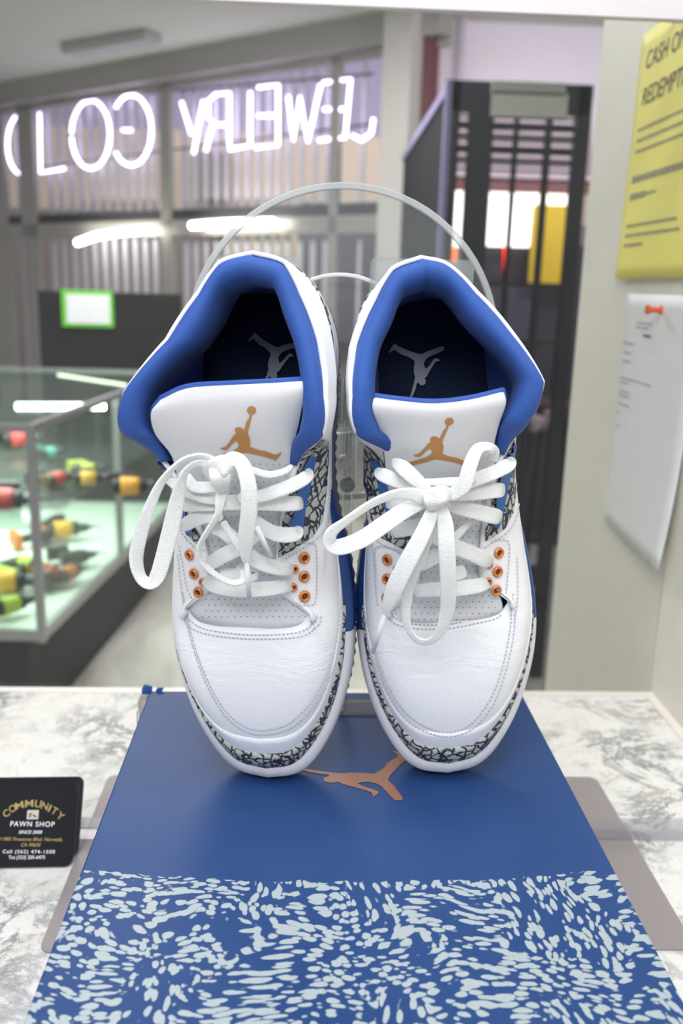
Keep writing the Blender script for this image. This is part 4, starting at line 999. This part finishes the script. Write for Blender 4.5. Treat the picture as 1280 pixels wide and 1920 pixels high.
mb = MB(); mb.obox(P2+A3(.02, .02, .64), (P0-P2)*.96, (P3-P2)*.97, A3(0, 0, .006)); wchild(mb.build('glass_shelf', M_glass), sc_)
mb = MB(); mb.obox(P2+A3(.01, .01, .30), (P0-P2)*.98, (P3-P2)*.98, A3(0, 0, .035)); wchild(mb.build('deck', mat('pale_deck', (.80, .80, .77), .5)), sc_)
mb = MB(); mb.obox(P2+A3(.0, .0, .0), (P0-P2)*.965, (P3-P2)*.98, A3(0, 0, .30)); wchild(mb.build('plinth', mat('dark_plinth', (.03, .03, .032), .6)), sc_)
mb = MB(); a_ = onz(30, 762, .925); b_2 = onz(197, 762, .925); mb.tube([a_, b_2], .012, 8); wchild(mb.build('tube_lamp', mat('case_tube', (1, 1, 1), .3, emit=((.92, 1, .90), 14)), None, True), sc_)
area('case_light', (-1.25, 3.3, .92), (.9, 1.3), 30, (.96, 1, .93))
TC = {'yellow': (.70, .36, .03), 'lime': (.48, .55, .05), 'red': (.42, .035, .03), 'orange': (.62, .17, .03), 'black': (.03, .03, .03), 'teal': (.05, .25, .22)}
def tool(colour, loc, rz, s=1.0, lb=''):
    r = empty('power_drill', lb, 'power tool', loc, 'power tools in the display case'); cm = mat(colour+'_plastic', TC[colour], .4)
    Rz = lambda q: A3(q[0]*cos(rz)-q[1]*sin(rz), q[0]*sin(rz)+q[1]*cos(rz), q[2])*s+np.array(loc)
    mb = MB(); mb.tube([Rz(A3(q, 0, .040)) for q in (-.060, -.055, .005, .015)], [.024*s, .036*s, .034*s, .026*s], 12); wchild(mb.build('body', cm, None, True), r)
    mb = MB(); mb.tube([Rz(A3(q, 0, .040)) for q in (-.085, -.080, -.058)], [.020*s, .030*s, .033*s], 12); mb.tube([Rz(A3(q, 0, .040)) for q in (.012, .030, .038)], [.029*s, .029*s, .020*s], 12); wchild(mb.build('motor_cap', M_blk, None, True), r)
    mb = MB(); mb.tube([Rz(A3(q, 0, .040)) for q in (.036, .060, .080, .083, .12)], [.019*s, .018*s, .010*s, .004*s, .003*s], 10); wchild(mb.build('chuck', mat('tool_chuck', (.10, .10, .11), .35, metal=.6), None, True), r)
    mb = MB(); mb.tube([Rz(q) for q in (A3(-.030, .02, .04), A3(-.038, .06, .036), A3(-.045, .11, .034))], [.022*s, .018*s, .022*s], 10); wchild(mb.build('grip', mat('black_plastic', TC['black'], .5), None, True), r)
    mb = MB(); O_ = Rz(A3(-.095, .105, .006)); mb.obox(O_, Rz(A3(.005, .105, .006))-O_, Rz(A3(-.095, .135, .006))-O_, A3(0, 0, .062*s)); wchild(mb.build('battery', M_blk if colour in ('yellow', 'red') else cm, None, bevel=.005), r)
TL = [('yellow', 25, 1112, .345, .2, 1.5, 'yellow tool nearest the case corner on the lower deck'), ('lime', 30, 1150, .345, .8, 1.2, 'lime green tool lying lowest in the case'),
      ('lime', 45, 1078, .345, 2.6, 1.4, 'lime green tool just behind the nearest yellow one'), ('red', 97, 1095, .345, 1.6, 1.3, 'red tool beside the corner frame on the lower deck'),
      ('orange', 135, 1090, .345, 1.2, 1.2, 'orange tool right of the red one on the lower deck'), ('yellow', 130, 1010, .345, .4, 1.5, 'big yellow tool in the middle of the lower deck'),
      ('orange', 75, 1015, .345, 2.2, 1.3, 'orange tool left of the big yellow one'), ('red', 20, 960, .647, .1, 1.5, 'red tool on the glass shelf at the far left'),
      ('yellow', 175, 912, .647, .3, 1.1, 'amber tool on the glass shelf near the middle post'), ('lime', 172, 893, .647, .5, 1.0, 'lime tool on the glass shelf behind the amber one'),
      ('yellow', 255, 930, .647, .2, 1.3, 'amber tool seen past the middle post'), ('red', 115, 912, .647, 1.0, 1.1, 'red tool on the glass shelf left of the amber one'),
      ('red', 45, 840, .647, .6, 1.5, 'red and black tool high on the shelf by the corner frame'), ('teal', 100, 860, .647, .9, 1.0, 'dark teal tool on the shelf by the corner frame'),
      ('black', 150, 1060, .345, .7, 1.2, 'black tool between the orange and yellow ones')]
for cN, x, y, z, rz, s, lb in TL:
    p = onz(x, y, z); p[1] = min(p[1], 4.05)
    tool(cN, tuple(p), rz, s*.70, lb)

# ------------------------------------------------------------------ dusty clear pane behind the counter
pn = empty('window_2', None, None, (0, .91, MZ)); pn['kind'] = 'structure'
mb = MB(); mb.box(-1.1, .386, .903, .908, MZ+.0015, float(ony(600, 10, .905)[2])); wchild(mb.build('pane', M_pane), pn)
z0 = float(ony(600, 11, .905)[2]); mb = MB(); mb.box(-1.1, .386, .900, .912, z0, z0+.03); wchild(mb.build('header_strip', mat('white_header_strip', (.75, .70, .73), .4)), pn)

# ------------------------------------------------------------------ papers on the right wall
XW = .387
def sheet(nm, lb, y0, y1, z0, z1, peel, mm):
    n, k = 14, 18; V = []; F = []
    for i in range(n+1):
        for j in range(k+1):
            u = i/n; v = j/k; V.append((XW-.0015-peel(u, v), y0+(y1-y0)*u, z0+(z1-z0)*v))
    F = [(i*(k+1)+j, (i+1)*(k+1)+j, (i+1)*(k+1)+j+1, i*(k+1)+j+1) for i in range(n) for j in range(k)]
    o = mesh(nm, V, F, mm); s = o.modifiers.new('thickness', 'SOLIDIFY'); s.thickness = .0003; s.offset = 0
    tag(o, lb, 'paper notice'); return o
pe1 = lambda u, v: .005*(1-v)**2*(1-.5*u); pe2 = lambda u, v: .002+.012*(1-v)**3*(.1+u)
yel = sheet('yellow_notice', 'bright yellow printed notice pinned on the right wall above the white sheet', 1.140, .924, 1.390, 1.663, pe1, mat('yellow_paper', (.92, .83, .17), .6))
whi = sheet('white_notice', 'white printed letter pinned on the right wall below the yellow notice', 1.098, .884, 1.094, 1.373, pe2, mat('white_paper', (.80, .80, .79), .6))
M_ink = mat('black_print', (.03, .03, .03), .6); M_gink = mat('grey_print', (.30, .29, .20), .6); M_gink2 = mat('light_grey_print', (.36, .36, .37), .6)
def wtext(s, y, z, h, par, pe, yy0, yy1, zz0, zz1, mm, w=None, shear=0):
    o = text_mesh('lettering', s, Matrix.Identity(4), h/.7, mm, None, 0, 'LEFT', shear)
    xs = [v.co.x for v in o.data.vertices]; f = (w/(max(xs)-min(xs))) if w else 1
    for v in o.data.vertices:
        Y = y-v.co.x*f; Z = z+v.co.y; u = (Y-yy0)/(yy1-yy0); vv = (Z-zz0)/(zz1-zz0); v.co = (XW-.0024-pe(u, vv), Y, Z)
    o.data.materials.clear(); o.data.materials.append(mm); o.parent = par; return o
ya = (1.140, .924, 1.390, 1.663)
wtext('CASH ONLY', 1.118, 1.622, .019, yel, pe1, *ya, M_ink, .145, .15); wtext('REDEMPTIONS', 1.118, 1.583, .019, yel, pe1, *ya, M_ink, .175, .15)
def lines(par, pe, b, rows, mm, hh):
    mb = MB()
    for (y, z, w) in rows:
        x = 0
        while x < w:
            l = random.uniform(.004, .010); Y0, Y1 = y-x, y-min(x+l, w)
            q = [(Y0, z), (Y1, z), (Y1, z+hh), (Y0, z+hh)]
            mb.add([(XW-.0024-pe((a-b[0])/(b[1]-b[0]), (c-b[2])/(b[3]-b[2])), a, c) for a, c in q], [(0, 1, 2, 3)]); x += l+.002
    return mb.build('small_print', mm, par)
lines(yel, pe1, ya, [(1.119, 1.556, .17), (1.119, 1.544, .16), (1.119, 1.532, .17), (1.119, 1.482, .08), (1.119, 1.449, .15), (1.119, 1.438, .16), (1.119, 1.427, .06)], M_gink, .003)
lines(yel, pe1, ya, [(1.119, 1.499, .17), (1.119, 1.480, .05)], M_gink, .007)
wa = (1.098, .884, 1.094, 1.373)
lines(whi, pe2, wa, [(1.055, 1.340, .05), (1.055, 1.335, .04), (1.09, 1.315, .035), (1.09, 1.304, .03), (1.088, 1.294, .03), (1.09, 1.274, .10), (1.09, 1.269, .03), (1.088, 1.258, .035), (1.088, 1.253, .035), (1.088, 1.243, .04), (1.088, 1.232, .01), (1.088, 1.216, .02)], M_gink2, .0016)
lines(whi, pe2, wa, [(1.030, 1.326, .022)], M_ink, .003)
def pin(px, py, lb, mm):
    p = onx(px, py, XW-.012); mb = MB()
    mb.tube([A3(XW-.001, p[1], p[2]), A3(XW-.003, p[1], p[2]), A3(XW-.006, p[1], p[2]), A3(XW-.014, p[1], p[2]), A3(XW-.017, p[1], p[2]), A3(XW-.020, p[1], p[2])], [.0055, .0055, .0032, .0030, .0050, .0050], 14)
    tag(mb.build('pushpin', mm, None), lb, 'pushpin')
pin(1248, 32, 'pale pushpin holding the yellow notice', mat('clear_pale_pin', (.72, .68, .62), .25)); pin(1225, 581, 'orange red pushpin holding the white letter', mat('orange_red_pin', (.72, .10, .03), .35))
